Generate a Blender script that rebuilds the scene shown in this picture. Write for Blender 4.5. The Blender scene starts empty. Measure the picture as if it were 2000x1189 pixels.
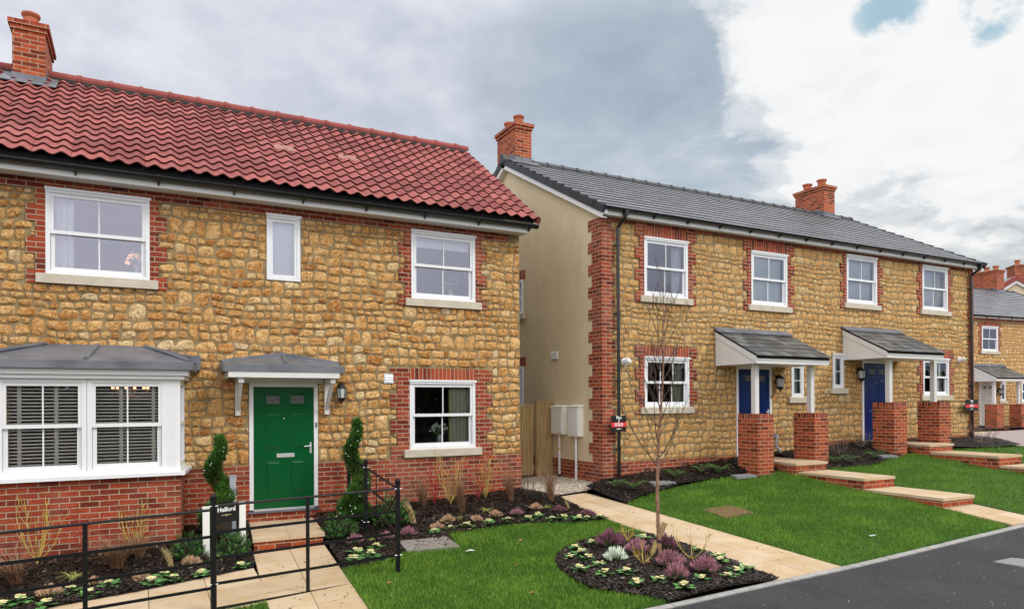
import bpy, math, random
import numpy as np
from mathutils import Vector, Matrix
from mathutils.geometry import delaunay_2d_cdt
PI = math.pi
ZO = 2.18                                   # all heights below are measured from the eye; the whole place is lifted by this at the end
sc = bpy.context.scene
COL = sc.collection
rng = np.random.default_rng(7)
random.seed(7)

# ------------------------------------------------------------------ materials
def new_mat(name):
    m = bpy.data.materials.new(name); m.use_nodes = True
    nt = m.node_tree; nt.nodes.clear()
    out = nt.nodes.new('ShaderNodeOutputMaterial'); b = nt.nodes.new('ShaderNodeBsdfPrincipled')
    nt.links.new(b.outputs[0], out.inputs[0])
    return m, nt, b, out
def N(nt, t, **kw):
    n = nt.nodes.new(t)
    for k, v in kw.items():
        if k in n.inputs: n.inputs[k].default_value = v
        else: setattr(n, k, v)
    return n
def math_n(nt, op, a, b=None, c=None):
    n = nt.nodes.new('ShaderNodeMath'); n.operation = op
    for i, v in enumerate((a, b, c)):
        if v is None: continue
        if isinstance(v, (int, float)): n.inputs[i].default_value = v
        else: nt.links.new(v, n.inputs[i])
    return n.outputs[0]
def mixc(nt, f, a, b, mode='MIX'):
    n = nt.nodes.new('ShaderNodeMix'); n.data_type = 'RGBA'; n.blend_type = mode
    for i, v in ((0, f), (6, a), (7, b)):
        if isinstance(v, (int, float)): n.inputs[i].default_value = v
        elif isinstance(v, tuple): n.inputs[i].default_value = (*v[:3], 1)
        else: nt.links.new(v, n.inputs[i])
    return n.outputs[2]
def ramp(nt, fac, stops, interp='LINEAR'):
    n = nt.nodes.new('ShaderNodeValToRGB'); n.color_ramp.interpolation = interp
    e = n.color_ramp.elements
    while len(e) < len(stops): e.new(.5)
    for el, (p, c) in zip(e, stops):
        el.position = p; el.color = (*c, 1) if len(c) == 3 else c
    nt.links.new(fac, n.inputs[0]); return n.outputs[0]
def pos(nt): return nt.nodes.new('ShaderNodeNewGeometry').outputs['Position']
def noise(nt, vec, scale, detail=3, rough=.55, dist=0):
    n = N(nt, 'ShaderNodeTexNoise', Scale=scale, Detail=detail, Roughness=rough, Distortion=dist)
    if vec is not None: nt.links.new(vec, n.inputs['Vector'])
    return n.outputs['Fac']
def bump(nt, b, h, strength, dist):
    n = nt.nodes.new('ShaderNodeBump'); n.inputs['Strength'].default_value = strength; n.inputs['Distance'].default_value = dist
    nt.links.new(h, n.inputs['Height']); nt.links.new(n.outputs[0], b.inputs['Normal'])
def plain(name, c, rough=.6, var=.12, vs=3., bs=None, bd=.002, spec=.5, metal=0, c2=None, tint=0.):
    m, nt, b, out = new_mat(name)
    p = pos(nt); f = noise(nt, p, vs, 4)
    lo = tuple(x*(1-var) for x in c); hi = c2 or tuple(min(1, x*(1+var)) for x in c)
    col = ramp(nt, f, [(.3, lo), (.7, hi)])
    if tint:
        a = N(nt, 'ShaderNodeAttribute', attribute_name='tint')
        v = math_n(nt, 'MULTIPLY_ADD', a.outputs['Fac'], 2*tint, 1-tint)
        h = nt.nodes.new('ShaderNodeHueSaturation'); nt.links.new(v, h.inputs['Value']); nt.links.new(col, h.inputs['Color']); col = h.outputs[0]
    nt.links.new(col, b.inputs['Base Color'])
    b.inputs['Roughness'].default_value = rough; b.inputs['Metallic'].default_value = metal
    b.inputs['Specular IOR Level'].default_value = spec
    if bs: bump(nt, b, noise(nt, p, bs, 5, .6), .6, bd)
    return m
def brick_mat(name, c1, c2, mortar, soldier=False, rowh=.075, bw=.225, blotch=.5, weather=True):
    m, nt, b, out = new_mat(name)
    g = nt.nodes.new('ShaderNodeNewGeometry')
    sp = nt.nodes.new('ShaderNodeSeparateXYZ'); nt.links.new(g.outputs['Position'], sp.inputs[0])
    sn = nt.nodes.new('ShaderNodeSeparateXYZ'); nt.links.new(g.outputs['True Normal'], sn.inputs[0])
    side = math_n(nt, 'GREATER_THAN', math_n(nt, 'ABSOLUTE', sn.outputs[0]), math_n(nt, 'ABSOLUTE', sn.outputs[1]))
    top = math_n(nt, 'GREATER_THAN', math_n(nt, 'ABSOLUTE', sn.outputs[2]), .7)
    u = math_n(nt, 'ADD', math_n(nt, 'MULTIPLY', sp.outputs[1], side), math_n(nt, 'MULTIPLY', sp.outputs[0], math_n(nt, 'SUBTRACT', 1.0, side)))
    v = math_n(nt, 'ADD', math_n(nt, 'MULTIPLY', sp.outputs[1], top), math_n(nt, 'MULTIPLY', sp.outputs[2], math_n(nt, 'SUBTRACT', 1.0, top)))
    cb = nt.nodes.new('ShaderNodeCombineXYZ')
    wob = noise(nt, g.outputs['Position'], 9, 2)
    wv = math_n(nt, 'MULTIPLY_ADD', wob, .006, -.003)
    if soldier: nt.links.new(math_n(nt,'ADD',v,.03), cb.inputs[0]); nt.links.new(math_n(nt, 'ADD', u, wv), cb.inputs[1])
    else: nt.links.new(u, cb.inputs[0]); nt.links.new(math_n(nt, 'ADD', v, wv), cb.inputs[1])
    bt = nt.nodes.new('ShaderNodeTexBrick'); nt.links.new(cb.outputs[0], bt.inputs['Vector'])
    bt.inputs['Scale'].default_value = 1; bt.inputs['Mortar Size'].default_value = .0066; bt.inputs['Mortar Smooth'].default_value = .3
    bt.inputs['Brick Width'].default_value = 5. if soldier else bw; bt.inputs['Row Height'].default_value = rowh
    bt.offset = 0 if soldier else .5; bt.inputs['Bias'].default_value = 0
    bt.inputs['Color1'].default_value = (0, 0, 0, 1); bt.inputs['Color2'].default_value = (1, 1, 1, 1); bt.inputs['Mortar'].default_value = (.5, .5, .5, 1)
    base = ramp(nt, bt.outputs['Color'], [(0, tuple(x*.62 for x in c1)), (.25, c1), (.6, c2), (1, tuple(x*1.18 for x in c2))])
    blot = noise(nt, g.outputs['Position'], 22, 4, .65)
    base = mixc(nt, blotch, base, ramp(nt, blot, [(.3, (.42, .36, .36)), (.65, (1.15, 1.1, 1.05))]), 'MULTIPLY')
    if weather:
        w = noise(nt, g.outputs['Position'], 1.3, 4, .6)
        base = mixc(nt, ramp(nt, w, [(.48, (0, 0, 0)), (.72, (.38, .38, .38))]), base, (.42, .20, .13))
    mo = mixc(nt, 1., mortar, ramp(nt, blot, [(.3, (.75, .75, .75)), (.7, (1.1, 1.1, 1.1))]), 'MULTIPLY')
    col = mixc(nt, bt.outputs['Fac'], base, mo)
    nt.links.new(col, b.inputs['Base Color']); b.inputs['Roughness'].default_value = .85; b.inputs['Specular IOR Level'].default_value = .25
    hh = math_n(nt, 'MULTIPLY_ADD', bt.outputs['Fac'], -1., math_n(nt, 'MULTIPLY', blot, .35))
    bump(nt, b, hh, .7, .006)
    return m
M = {}
M['brick'] = brick_mat('brick', (.22, .036, .018), (.34, .062, .026), (.49, .39, .27))
M['brick_new'] = brick_mat('brick_orange', (.27, .046, .018), (.40, .078, .027), (.49, .385, .255), weather=False)
M['soldier'] = brick_mat('brick_soldier', (.22, .036, .018), (.38, .066, .025), (.49, .39, .27), soldier=True)
M['white'] = plain('white_upvc', (.80, .81, .82), .32, .02)
M['off_white'] = plain('off_white_paint', (.70, .70, .68), .4, .03)
M['sill'] = plain('cast_stone_sill', (.56, .50, .39), .8, .1, 6, 60, .001)
M['mortar'] = plain('lime_mortar', (.26, .185, .088), .95, .2, 8, 90, .004, c2=(.35, .26, .13))
M['render'] = plain('cream_render', (.68, .565, .37), .9, .05, 1.1, 120, .004, c2=(.73, .615, .41))
M['lead'] = plain('lead_sheet', (.12, .13, .15), .45, .2, 2.5, 30, .002, c2=(.19, .20, .225), spec=.5)
M['black_plastic'] = plain('black_plastic', (.012, .012, .013), .25, .2, 5)
M['black_iron'] = plain('black_painted_iron', (.006, .006, .007), .5, .2, 9, spec=.3)
M['dark_gap'] = plain('underlay', (.02, .018, .017), .9)
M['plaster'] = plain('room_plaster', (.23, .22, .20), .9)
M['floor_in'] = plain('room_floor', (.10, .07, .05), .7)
M['green'] = plain('green_door_paint', (.001, .088, .022), .22, .06, 40, 130, .0006)
M['blue'] = plain('blue_door_paint', (.002, .022, .125), .22, .06, 40, 130, .0006)
M['cream_door'] = plain('cream_door_paint', (.55, .53, .47), .4)
M['chrome'] = plain('polished_chrome', (.72, .72, .73), .32, .03, metal=.45)
M['door_glass'] = plain('leaded_glass', (.10, .105, .10), .08, .5, 60, 140, .004)
M['frosted'] = plain('frosted_blind', (.62, .70, .72), .9, .03)
M['curtain_cream'] = plain('cream_curtain', (.52, .52, .42), .9, .06)
M['curtain_white'] = plain('white_voile', (.80, .80, .84), .9, .04)
M['blind'] = plain('blind_slat', (.85, .84, .78), .5, .03)
M['green_strip'] = plain('green_curtain_edge', (.30, .38, .12), .9)
M['petal_white'] = plain('white_petal', (.78, .80, .74), .7, .05)
M['petal_cream'] = plain('cream_petal', (.80, .78, .42), .6, .08, 40)
M['petal_eye'] = plain('yellow_petal_eye', (.75, .45, .05), .6)
M['leaf_prim'] = plain('primrose_leaf', (.10, .27, .07), .45, .3, 30, 60, .003, tint=.35)
M['dark_leaf'] = plain('houseplant_leaf', (.07, .14, .05), .6)
M['pine'] = plain('pine_needle', (.030, .105, .022), .6, .35, 12, tint=.7)
M['pine_tip'] = plain('pine_needle_tip', (.075, .20, .035), .6, .3, 12, tint=.5)
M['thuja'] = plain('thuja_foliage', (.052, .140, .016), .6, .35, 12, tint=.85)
M['bark'] = plain('plant_bark', (.16, .10, .06), .9, .3, 30)
M['birch'] = plain('birch_bark', (.26, .115, .062), .6, .45, 14, 30, .004, c2=(.42, .23, .14))
M['twig'] = plain('dark_twig', (.085, .05, .035), .8, .2)
M['twig_grey'] = plain('dry_twig', (.20, .15, .11), .8, .2, tint=.4)
M['stem_yellow'] = plain('yellow_dogwood_stem', (.50, .36, .08), .5, .2, tint=.3)
M['stem_red'] = plain('red_dogwood_stem', (.36, .020, .022), .45, .2)
M['grass_brown'] = plain('bronze_sedge_blade', (.26, .14, .075), .7, .2, tint=.5)
M['grass_straw'] = plain('straw_grass_blade', (.50, .37, .17), .7, .2, tint=.4)
M['sedge'] = plain('variegated_sedge_blade', (.42, .46, .12), .55, .2, tint=.5)
M['heath_pink'] = plain('pink_heather_flower', (.36, .16, .19), .8, .3, 40, tint=.5)
M['heath_purple'] = plain('purple_heather_flower', (.22, .085, .12), .8, .3, 40, tint=.5)
M['heath_white'] = plain('white_heather_flower', (.68, .74, .62), .8, .2, 40, tint=.35)
M['heath_buff'] = plain('buff_heather_flower', (.52, .33, .20), .8, .3, 40, tint=.4)
M['heath_leaf'] = plain('heather_foliage', (.12, .18, .05), .8, .3, 30, tint=.4)
M['fern'] = plain('fern_frond', (.085, .19, .045), .6, .3, 20, tint=.4)
M['stake'] = plain('treated_stake', (.36, .26, .12), .8, .25, 9, 40, .004)
M['stake_end'] = plain('sawn_stake_end', (.55, .40, .20), .8)
M['rubber'] = plain('rubber_tie', (.012, .012, .012), .6)
M['meter'] = plain('meter_box_plastic', (.86, .85, .80), .45, .04)
M['pipe_grey'] = plain('grey_pipe', (.36, .39, .42), .45)
M['pipe_yellow'] = plain('yellow_band', (.62, .42, .05), .5)
M['pot'] = plain('terracotta_pot', (.42, .11, .05), .8, .15, 6)
M['pale_clay'] = plain('pale_clay', (.45, .24, .20), .8, .3, 30)
M['terracotta_ridge'] = plain('terracotta_ridge', (.26, .052, .040), .75, .2, 5)
M['sign_black'] = plain('sign_black', (.012, .012, .012), .35)
M['sign_red'] = plain('sign_red', (.70, .035, .045), .4)
M['sign_white'] = plain('sign_white', (.85, .85, .85), .5)
M['sign_gold'] = plain('sign_gold', (.50, .42, .20), .5)
M['cover_grey'] = plain('concrete_cover', (.24, .21, .18), .9, .25, 12, 90, .003)
M['rust'] = plain('rusty_iron', (.23, .12, .07), .8, .3, 20, 60, .003)
M['steel_cover'] = plain('galvanised_cover', (.22, .23, .235), .5, .1, 20)
M['kerb'] = plain('concrete_kerb', (.33, .32, .30), .9, .2, 9, 90, .002)
M['soil'] = plain('soil', (.018, .013, .009), 1., .4, 5, 40, .02)
M['far_pave'] = plain('pink_block_paving', (.34, .27, .25), .9, .1, 3, 60, .003)
M['hedge'] = plain('hedge_leaf', (.035, .05, .02), .9, .5, 2)
M['litter'] = plain('dry_leaf', (.36, .15, .07), .8, .3, tint=.4)
M['rag'] = plain('white_scrap', (.7, .7, .68), .7)
M['glass_white'] = plain('lantern_glass', (.62, .66, .66), .15, .1)

def timber():
    m, nt, b, out = new_mat('treated_timber')
    p = pos(nt)
    mp = nt.nodes.new('ShaderNodeMapping'); nt.links.new(p, mp.inputs[0]); mp.inputs['Scale'].default_value = (14, 14, 1.2)
    f = noise(nt, mp.outputs[0], 2.2, 5, .6, .6)
    w = nt.nodes.new('ShaderNodeTexVoronoi'); w.inputs['Scale'].default_value = 5.5; nt.links.new(p, w.inputs['Vector'])
    c = ramp(nt, f, [(.3, (.26, .155, .055)), (.55, (.44, .30, .13)), (.8, (.55, .42, .20))])
    c = mixc(nt, ramp(nt, w.outputs['Distance'], [(.05, (1, 1, 1)), (.10, (0, 0, 0))]), c, (.12, .06, .025))
    nt.links.new(c, b.inputs['Base Color']); b.inputs['Roughness'].default_value = .8; bump(nt, b, f, .4, .003); return m
M['timber'] = timber()

def stone_mat(name, dull=0.):
    m, nt, b, out = new_mat(name)
    p = pos(nt); a = N(nt, 'ShaderNodeAttribute', attribute_name='tint')
    base = ramp(nt, a.outputs['Fac'], [(0, (.54, .225, .062)), (.2, (.68, .335, .105)), (.5, (.80, .450, .160)), (.8, (.87, .55, .23)), (.93, (.90, .68, .38)), (1, (.80, .62, .36))])
    off = nt.nodes.new('ShaderNodeVectorMath'); off.operation = 'SCALE'; nt.links.new(a.outputs['Vector'], off.inputs[0]); off.inputs[3].default_value = 37.
    ad = nt.nodes.new('ShaderNodeVectorMath'); ad.operation = 'ADD'; nt.links.new(p, ad.inputs[0]); nt.links.new(off.outputs[0], ad.inputs[1])
    n1 = noise(nt, ad.outputs[0], 15, 6, .70, .9)
    n2 = noise(nt, ad.outputs[0], 32, 5, .72, .5)
    c = mixc(nt, ramp(nt, n1, [(.30, (.85, .85, .85)), (.50, (0, 0, 0))]), base, (.30, .115, .025))
    c = mixc(nt, ramp(nt, n1, [(.52, (0, 0, 0)), (.66, (.9, .9, .9))]), c, (.84, .65, .36))
    c = mixc(nt, .75, c, ramp(nt, n2, [(.34, (.40, .28, .17)), (.50, (1.0, 1.0, 1.0)), (.68, (1.35, 1.38, 1.4))]), 'MULTIPLY')
    if dull: c = mixc(nt, dull, c, (.66, .405, .165))
    nt.links.new(c, b.inputs['Base Color']); b.inputs['Roughness'].default_value = .95; b.inputs['Specular IOR Level'].default_value = .15
    h = math_n(nt, 'ADD', math_n(nt, 'MULTIPLY', n1, 1.), math_n(nt, 'MULTIPLY', n2, .5))
    bump(nt, b, h, 1., .045)
    return m
M['stone'] = stone_mat('ham_stone')
M['stone_plot'] = stone_mat('ham_stone_buff', .4)

def tile_mat(name, c1, c2, rough, spec, weather, wcol, bd=.002, edge=.3):
    m, nt, b, out = new_mat(name)
    p = pos(nt); a = N(nt, 'ShaderNodeAttribute', attribute_name='tint')
    c = ramp(nt, a.outputs['Fac'], [(0, tuple(x*edge for x in c1)), (.1, tuple(x*edge for x in c1)), (.12, tuple(x*.78 for x in c1)), (.45, c1), (1, c2)])  # tile lips painted darker, standing in for the shadow gaps between courses
    n1 = noise(nt, p, 2.2, 5, .65); n2 = noise(nt, p, 30, 4, .6)
    c = mixc(nt, math_n(nt, 'MULTIPLY', ramp(nt, n1, [(.45, (0, 0, 0)), (.75, (weather,)*3)]), math_n(nt, 'GREATER_THAN', a.outputs['Fac'], .11)), c, wcol)
    c = mixc(nt, .3, c, ramp(nt, n2, [(.3, (.7, .7, .7)), (.7, (1.15, 1.15, 1.15))]), 'MULTIPLY')
    nt.links.new(c, b.inputs['Base Color']); b.inputs['Roughness'].default_value = rough; b.inputs['Specular IOR Level'].default_value = spec
    bump(nt, b, n2, .4, bd); return m
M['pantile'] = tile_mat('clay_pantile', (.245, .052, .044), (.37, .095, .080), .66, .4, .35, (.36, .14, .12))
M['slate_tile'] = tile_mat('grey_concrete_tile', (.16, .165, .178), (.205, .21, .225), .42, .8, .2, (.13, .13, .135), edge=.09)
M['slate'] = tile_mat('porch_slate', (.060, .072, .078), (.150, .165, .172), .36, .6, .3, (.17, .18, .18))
M['verge'] = plain('verge_unit', (.028, .030, .034), .5, .2)

def slab_mat():
    m, nt, b, out = new_mat('buff_paving')
    p = pos(nt); a = N(nt, 'ShaderNodeAttribute', attribute_name='tint')
    c = ramp(nt, a.outputs['Fac'], [(0, (.50, .375, .235)), (1, (.60, .465, .31))])
    n1 = noise(nt, p, 2.6, 5, .6, .5); n2 = noise(nt, p, 120, 3, .6)
    c = mixc(nt, ramp(nt, n1, [(.35, (.55, .55, .55)), (.55, (0, 0, 0))]), c, (.46, .30, .13))
    c = mixc(nt, ramp(nt, n1, [(.60, (0, 0, 0)), (.75, (.5, .5, .5))]), c, (.64, .53, .40))
    n3 = noise(nt, p, 45, 3, .5)
    c = mixc(nt, ramp(nt, n3, [(.72, (0, 0, 0)), (.76, (.7, .7, .7))]), c, (.16, .10, .05))
    nt.links.new(c, b.inputs['Base Color']); b.inputs['Roughness'].default_value = .8; bump(nt, b, n2, .3, .001); return m
M['slab'] = slab_mat()

def asphalt_mat():
    m, nt, b, out = new_mat('asphalt')
    p = pos(nt)
    n1 = noise(nt, p, 42, 6, .8); n2 = noise(nt, p, .9, 5, .65); v = nt.nodes.new('ShaderNodeTexVoronoi'); v.inputs['Scale'].default_value = 110; nt.links.new(p, v.inputs['Vector'])
    c = ramp(nt, n1, [(.35, (.006, .007, .009)), (.55, (.026, .027, .030)), (.72, (.11, .11, .115))])
    c = mixc(nt, ramp(nt, n2, [(.4, (0, 0, 0)), (.7, (.5, .5, .5))]), c, (.055, .055, .056))
    n3 = noise(nt, p, 16, 3, .4)
    c = mixc(nt, ramp(nt, n3, [(.755, (0, 0, 0)), (.77, (.8, .8, .8))]), c, (.34, .31, .27))
    nt.links.new(c, b.inputs['Base Color']); b.inputs['Roughness'].default_value = .75
    bump(nt, b, v.outputs['Distance'], .8, .006); return m
M['asphalt'] = asphalt_mat()

def grass_mat(name, attr=True):
    m, nt, b, out = new_mat(name)
    p = pos(nt)
    if attr:
        a = N(nt, 'ShaderNodeAttribute', attribute_name='tint')
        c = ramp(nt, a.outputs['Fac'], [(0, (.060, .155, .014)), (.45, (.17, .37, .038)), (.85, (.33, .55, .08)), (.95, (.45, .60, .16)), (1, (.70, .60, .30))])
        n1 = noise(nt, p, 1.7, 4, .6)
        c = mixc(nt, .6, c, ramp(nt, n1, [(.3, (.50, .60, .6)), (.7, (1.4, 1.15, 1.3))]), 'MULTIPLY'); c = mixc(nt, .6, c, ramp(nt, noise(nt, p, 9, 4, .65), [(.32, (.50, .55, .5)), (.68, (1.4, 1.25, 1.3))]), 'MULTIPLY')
    else:
        c = ramp(nt, noise(nt, p, 30, 4), [(.3, (.018, .055, .008)), (.7, (.05, .14, .015))])
    nt.links.new(c, b.inputs['Base Color']); b.inputs['Roughness'].default_value = .55; b.inputs['Specular IOR Level'].default_value = .3
    if attr:
        tr = nt.nodes.new('ShaderNodeBsdfTranslucent'); nt.links.new(c, tr.inputs[0]); mx = nt.nodes.new('ShaderNodeMixShader'); mx.inputs[0].default_value = .3
        nt.links.new(b.outputs[0], mx.inputs[1]); nt.links.new(tr.outputs[0], mx.inputs[2]); nt.links.new(mx.outputs[0], out.inputs[0])
    return m
M['grass'] = grass_mat('lawn_grass'); M['turf'] = grass_mat('turf', False)
def chip_mat(name, stops, rough=.7):
    m, nt, b, out = new_mat(name)
    a = N(nt, 'ShaderNodeAttribute', attribute_name='tint')
    nt.links.new(ramp(nt, a.outputs['Fac'], stops), b.inputs['Base Color']); b.inputs['Roughness'].default_value = rough; return m
M['chips'] = chip_mat('bark_chips', [(0, (.004, .003, .002)), (.55, (.014, .009, .006)), (.85, (.030, .018, .012)), (.98, (.09, .05, .034)), (1, (.36, .27, .19))], .5)
M['gravel'] = chip_mat('gravel', [(0, (.22, .16, .10)), (.3, (.42, .34, .24)), (.7, (.62, .53, .40)), (1, (.82, .77, .68))], .8)

def glass_mat(name, fac, tint=(1, 1, 1)):
    m, nt, b, out = new_mat(name)
    nt.nodes.remove(b)
    g = nt.nodes.new('ShaderNodeBsdfGlossy'); g.inputs['Roughness'].default_value = .012; g.inputs['Color'].default_value = (.86, .86, 1., 1)
    t = nt.nodes.new('ShaderNodeBsdfTransparent'); t.inputs[0].default_value = (.97, .98, .97, 1)
    fr = nt.nodes.new('ShaderNodeFresnel'); fr.inputs[0].default_value = 1.6
    f = math_n(nt, 'MULTIPLY_ADD', fr.outputs[0], 1.2, fac)
    n = noise(nt, pos(nt), 1.6, 1); bp = nt.nodes.new('ShaderNodeBump'); bp.inputs['Strength'].default_value = .15; bp.inputs['Distance'].default_value = .02
    nt.links.new(n, bp.inputs['Height']); nt.links.new(bp.outputs[0], g.inputs['Normal'])
    mx = nt.nodes.new('ShaderNodeMixShader'); nt.links.new(f, mx.inputs[0]); nt.links.new(t.outputs[0], mx.inputs[1]); nt.links.new(g.outputs[0], mx.inputs[2])
    nt.links.new(mx.outputs[0], out.inputs[0]); return m
M['glass'] = glass_mat('window_glass', .07)
M['glass_up'] = glass_mat('coated_window_glass', .17)
def emis(name, c, s):
    m, nt, b, out = new_mat(name)
    b.inputs['Base Color'].default_value = (*c, 1); b.inputs['Emission Color'].default_value = (*c, 1); b.inputs['Emission Strength'].default_value = s; return m
M['bulb'] = emis('warm_bulb', (1., .42, .16), 6.)
M['fairy'] = emis('fairy_light_bulb', (.85, .9, 1.), 2.2)
M['lamp_room'] = emis('lit_lamp_shade', (1., .42, .20), 1.1)

# ------------------------------------------------------------------ object helpers
def tag(o, label=None, cat=None, group=None, kind=None):
    if label: o['label'] = label
    if cat: o['category'] = cat
    if group: o['group'] = group
    if kind: o['kind'] = kind
    return o
def thing(name, label, cat, loc, group=None):
    o = bpy.data.objects.new(name, None); COL.objects.link(o); o.location = loc; o.empty_display_size = .1
    o['wl'] = [float(v) for v in loc]; return tag(o, label, cat, group)
def wl(o): return np.array(o['wl']) if o is not None and 'wl' in o else np.zeros(3)
class MB:
    def __init__(s): s.v = []; s.f = []; s.t = []; s.n = 0; s.smooth = False
    def add(s, vs, fs, tint=None):
        vs = np.asarray(vs, float).reshape(-1, 3); s.v.append(vs)
        s.f += [tuple(i+s.n for i in f) for f in fs]
        s.t.append(np.full(len(vs), random.random() if tint is None else tint) if np.isscalar(tint) or tint is None else np.asarray(tint))
        s.n += len(vs); return s
    def box(s, x0, x1, y0, y1, z0, z1, tint=None):
        v = [(x, y, z) for z in (z0, z1) for y in (y0, y1) for x in (x0, x1)]
        return s.add(v, [(0, 2, 3, 1), (4, 5, 7, 6), (0, 1, 5, 4), (2, 6, 7, 3), (0, 4, 6, 2), (1, 3, 7, 5)], tint)
    def hexa(s, p, tint=None):      # 8 points: bottom 4 ccw, top 4 ccw
        return s.add(p, [(3, 2, 1, 0), (4, 5, 6, 7), (0, 1, 5, 4), (1, 2, 6, 5), (2, 3, 7, 6), (3, 0, 4, 7)], tint)
    def prism(s, poly, axis, a, b, tint=None):   # poly in the other two axes, extruded a..b along axis
        def P(p, t):
            return (t, p[0], p[1]) if axis == 'x' else (p[0], t, p[1]) if axis == 'y' else (p[0], p[1], t)
        n = len(poly); v = [P(p, a) for p in poly]+[P(p, b) for p in poly]
        fs = [tuple(range(n)), tuple(range(2*n-1, n-1, -1))]+[(i, i+n, (i+1) % n+n, (i+1) % n) for i in range(n)]
        return s.add(v, fs, tint)
    def tube(s, pts, r, n=6, tint=None, cap=True):
        pts = [np.array(p, float) for p in pts]; rs = [r]*len(pts) if np.isscalar(r) else r
        v = []; k = len(pts)
        d0 = pts[1]-pts[0]; up = np.array([0, 0, 1.]) if abs(d0[2]) < .9*np.linalg.norm(d0) else np.array([1., 0, 0])
        for i, p in enumerate(pts):
            d = pts[min(i+1, k-1)]-pts[max(i-1, 0)]; d = d/(np.linalg.norm(d)+1e-9)
            a = np.cross(d, up); a /= np.linalg.norm(a)+1e-9; b = np.cross(d, a)
            for j in range(n):
                t = 2*PI*j/n; v.append(p+rs[i]*(math.cos(t)*a+math.sin(t)*b))
        f = [(i*n+j, i*n+(j+1) % n, (i+1)*n+(j+1) % n, (i+1)*n+j) for i in range(k-1) for j in range(n)]
        if cap: f += [tuple(range(n-1, -1, -1)), tuple((k-1)*n+j for j in range(n))]
        return s.add(v, f, tint)
    def lathe(s, c, prof, n=14, tint=None):   # prof: (r,z)
        v = []; f = []
        for r, z in prof:
            for j in range(n): v.append((c[0]+r*math.cos(2*PI*j/n), c[1]+r*math.sin(2*PI*j/n), c[2]+z))
        for i in range(len(prof)-1):
            for j in range(n): f.append((i*n+j, i*n+(j+1) % n, (i+1)*n+(j+1) % n, (i+1)*n+j))
        f += [tuple(range(n-1, -1, -1)), tuple((len(prof)-1)*n+j for j in range(n))]
        return s.add(v, f, tint)
    def ball(s, c, r, n=8, m=5, tint=None, sc=(1, 1, 1)):
        prof = [(max(1e-4, math.sin(PI*i/m))*1, -math.cos(PI*i/m)) for i in range(m+1)]
        v = []; f = []
        for a, z in prof:
            for j in range(n): v.append((c[0]+r*sc[0]*a*math.cos(2*PI*j/n), c[1]+r*sc[1]*a*math.sin(2*PI*j/n), c[2]+r*sc[2]*z))
        for i in range(m):
            for j in range(n): f.append((i*n+j, i*n+(j+1) % n, (i+1)*n+(j+1) % n, (i+1)*n+j))
        return s.add(v, f, tint)
    def frustum(s, x0, x1, z0, z1, y, d, b, tint=None):   # raised panel on a face looking to -y
        return s.add([(x0, y, z0), (x1, y, z0), (x1, y, z1), (x0, y, z1), (x0+b, y-d, z0+b), (x1-b, y-d, z0+b), (x1-b, y-d, z1-b), (x0+b, y-d, z1-b)],
                     [(4, 5, 6, 7), (0, 1, 5, 4), (1, 2, 6, 5), (2, 3, 7, 6), (3, 0, 4, 7)], tint)
    def build(s, name, mat, parent=None, smooth=False, rot=None):
        me = bpy.data.meshes.new(name); V = np.concatenate(s.v) if s.v else np.zeros((0, 3))
        base = wl(parent); V = V-base
        me.from_pydata(V.tolist(), [], s.f); me.update()
        at = me.attributes.new('tint', 'FLOAT', 'POINT'); at.data.foreach_set('value', np.concatenate(s.t).astype(np.float32))
        me.materials.append(M[mat] if isinstance(mat, str) else mat)
        if smooth: me.polygons.foreach_set('use_smooth', [True]*len(me.polygons))
        o = bpy.data.objects.new(name, me); COL.objects.link(o)
        if parent is not None: o.parent = parent
        o['wl'] = [float(v) for v in base]
        return o
def parts(name, mbs, mat, parent):
    for m in mbs: m.build(name, mat, parent)
def one(f):
    m = MB(); f(m); return m
def copy_tree(o, parent=None):
    kids = list(o.children); c = o.copy(); COL.objects.link(c)
    if parent is not None: c.parent = parent
    for k in kids: copy_tree(k, c)
    return c
def raw_mesh(name, V, F, tint, mat, parent=None, smooth=False):
    """V (n,3), F (m,k) arrays of equal sized faces"""
    me = bpy.data.meshes.new(name); V = np.asarray(V, np.float32)-wl(parent).astype(np.float32); F = np.asarray(F, np.int32)
    m, k = F.shape
    me.vertices.add(len(V)); me.vertices.foreach_set('co', V.ravel())
    me.loops.add(m*k); me.loops.foreach_set('vertex_index', F.ravel())
    me.polygons.add(m); me.polygons.foreach_set('loop_start', np.arange(0, m*k, k, dtype=np.int32))
    me.update(calc_edges=True)
    at = me.attributes.new('tint', 'FLOAT', 'POINT'); at.data.foreach_set('value', np.asarray(tint, np.float32))
    if smooth: me.polygons.foreach_set('use_smooth', np.ones(m, bool))
    me.materials.append(M[mat]); o = bpy.data.objects.new(name, me); COL.objects.link(o)
    if parent is not None: o.parent = parent
    o['wl'] = [float(v) for v in wl(parent)]
    return o

# ------------------------------------------------------------------ terrain
ZX = [-8, -3, 1, 2.8, 5, 7, 8.2, 12, 16, 20, 35, 60]; ZZ = [-2.4, -2.35, -2.3, -2.27, -2.21, -2.15, -2.12, -1.95, -1.80, -1.65, -1.45, -1.4]
SX = [-8, 0, 2, 5, 7, 12, 16, 20, 30]; SS = [.05, .055, .056, .063, .074, .105, .115, .085, .02]
def G(X, Y): return np.interp(X, ZX, ZZ)+np.interp(X, SX, SS)*(np.clip(Y, 6, 11.7)-6)
def ss(t): t = np.clip(t, 0, 1); return t*t*(3-2*t)
def wallbed(X, Y): return G(X, Y)+.02+.12*ss((np.asarray(Y)-9.9)/1.6)
def lawn_h(X, Y):
    X = np.asarray(X); Y = np.asarray(Y); return G(X, Y)+.014*np.sin(1.3*X+.7*Y)*np.cos(1.7*Y)+.006*np.sin(5.3*X+2*np.sin(3*Y))*np.cos(4.7*Y+X)
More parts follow.
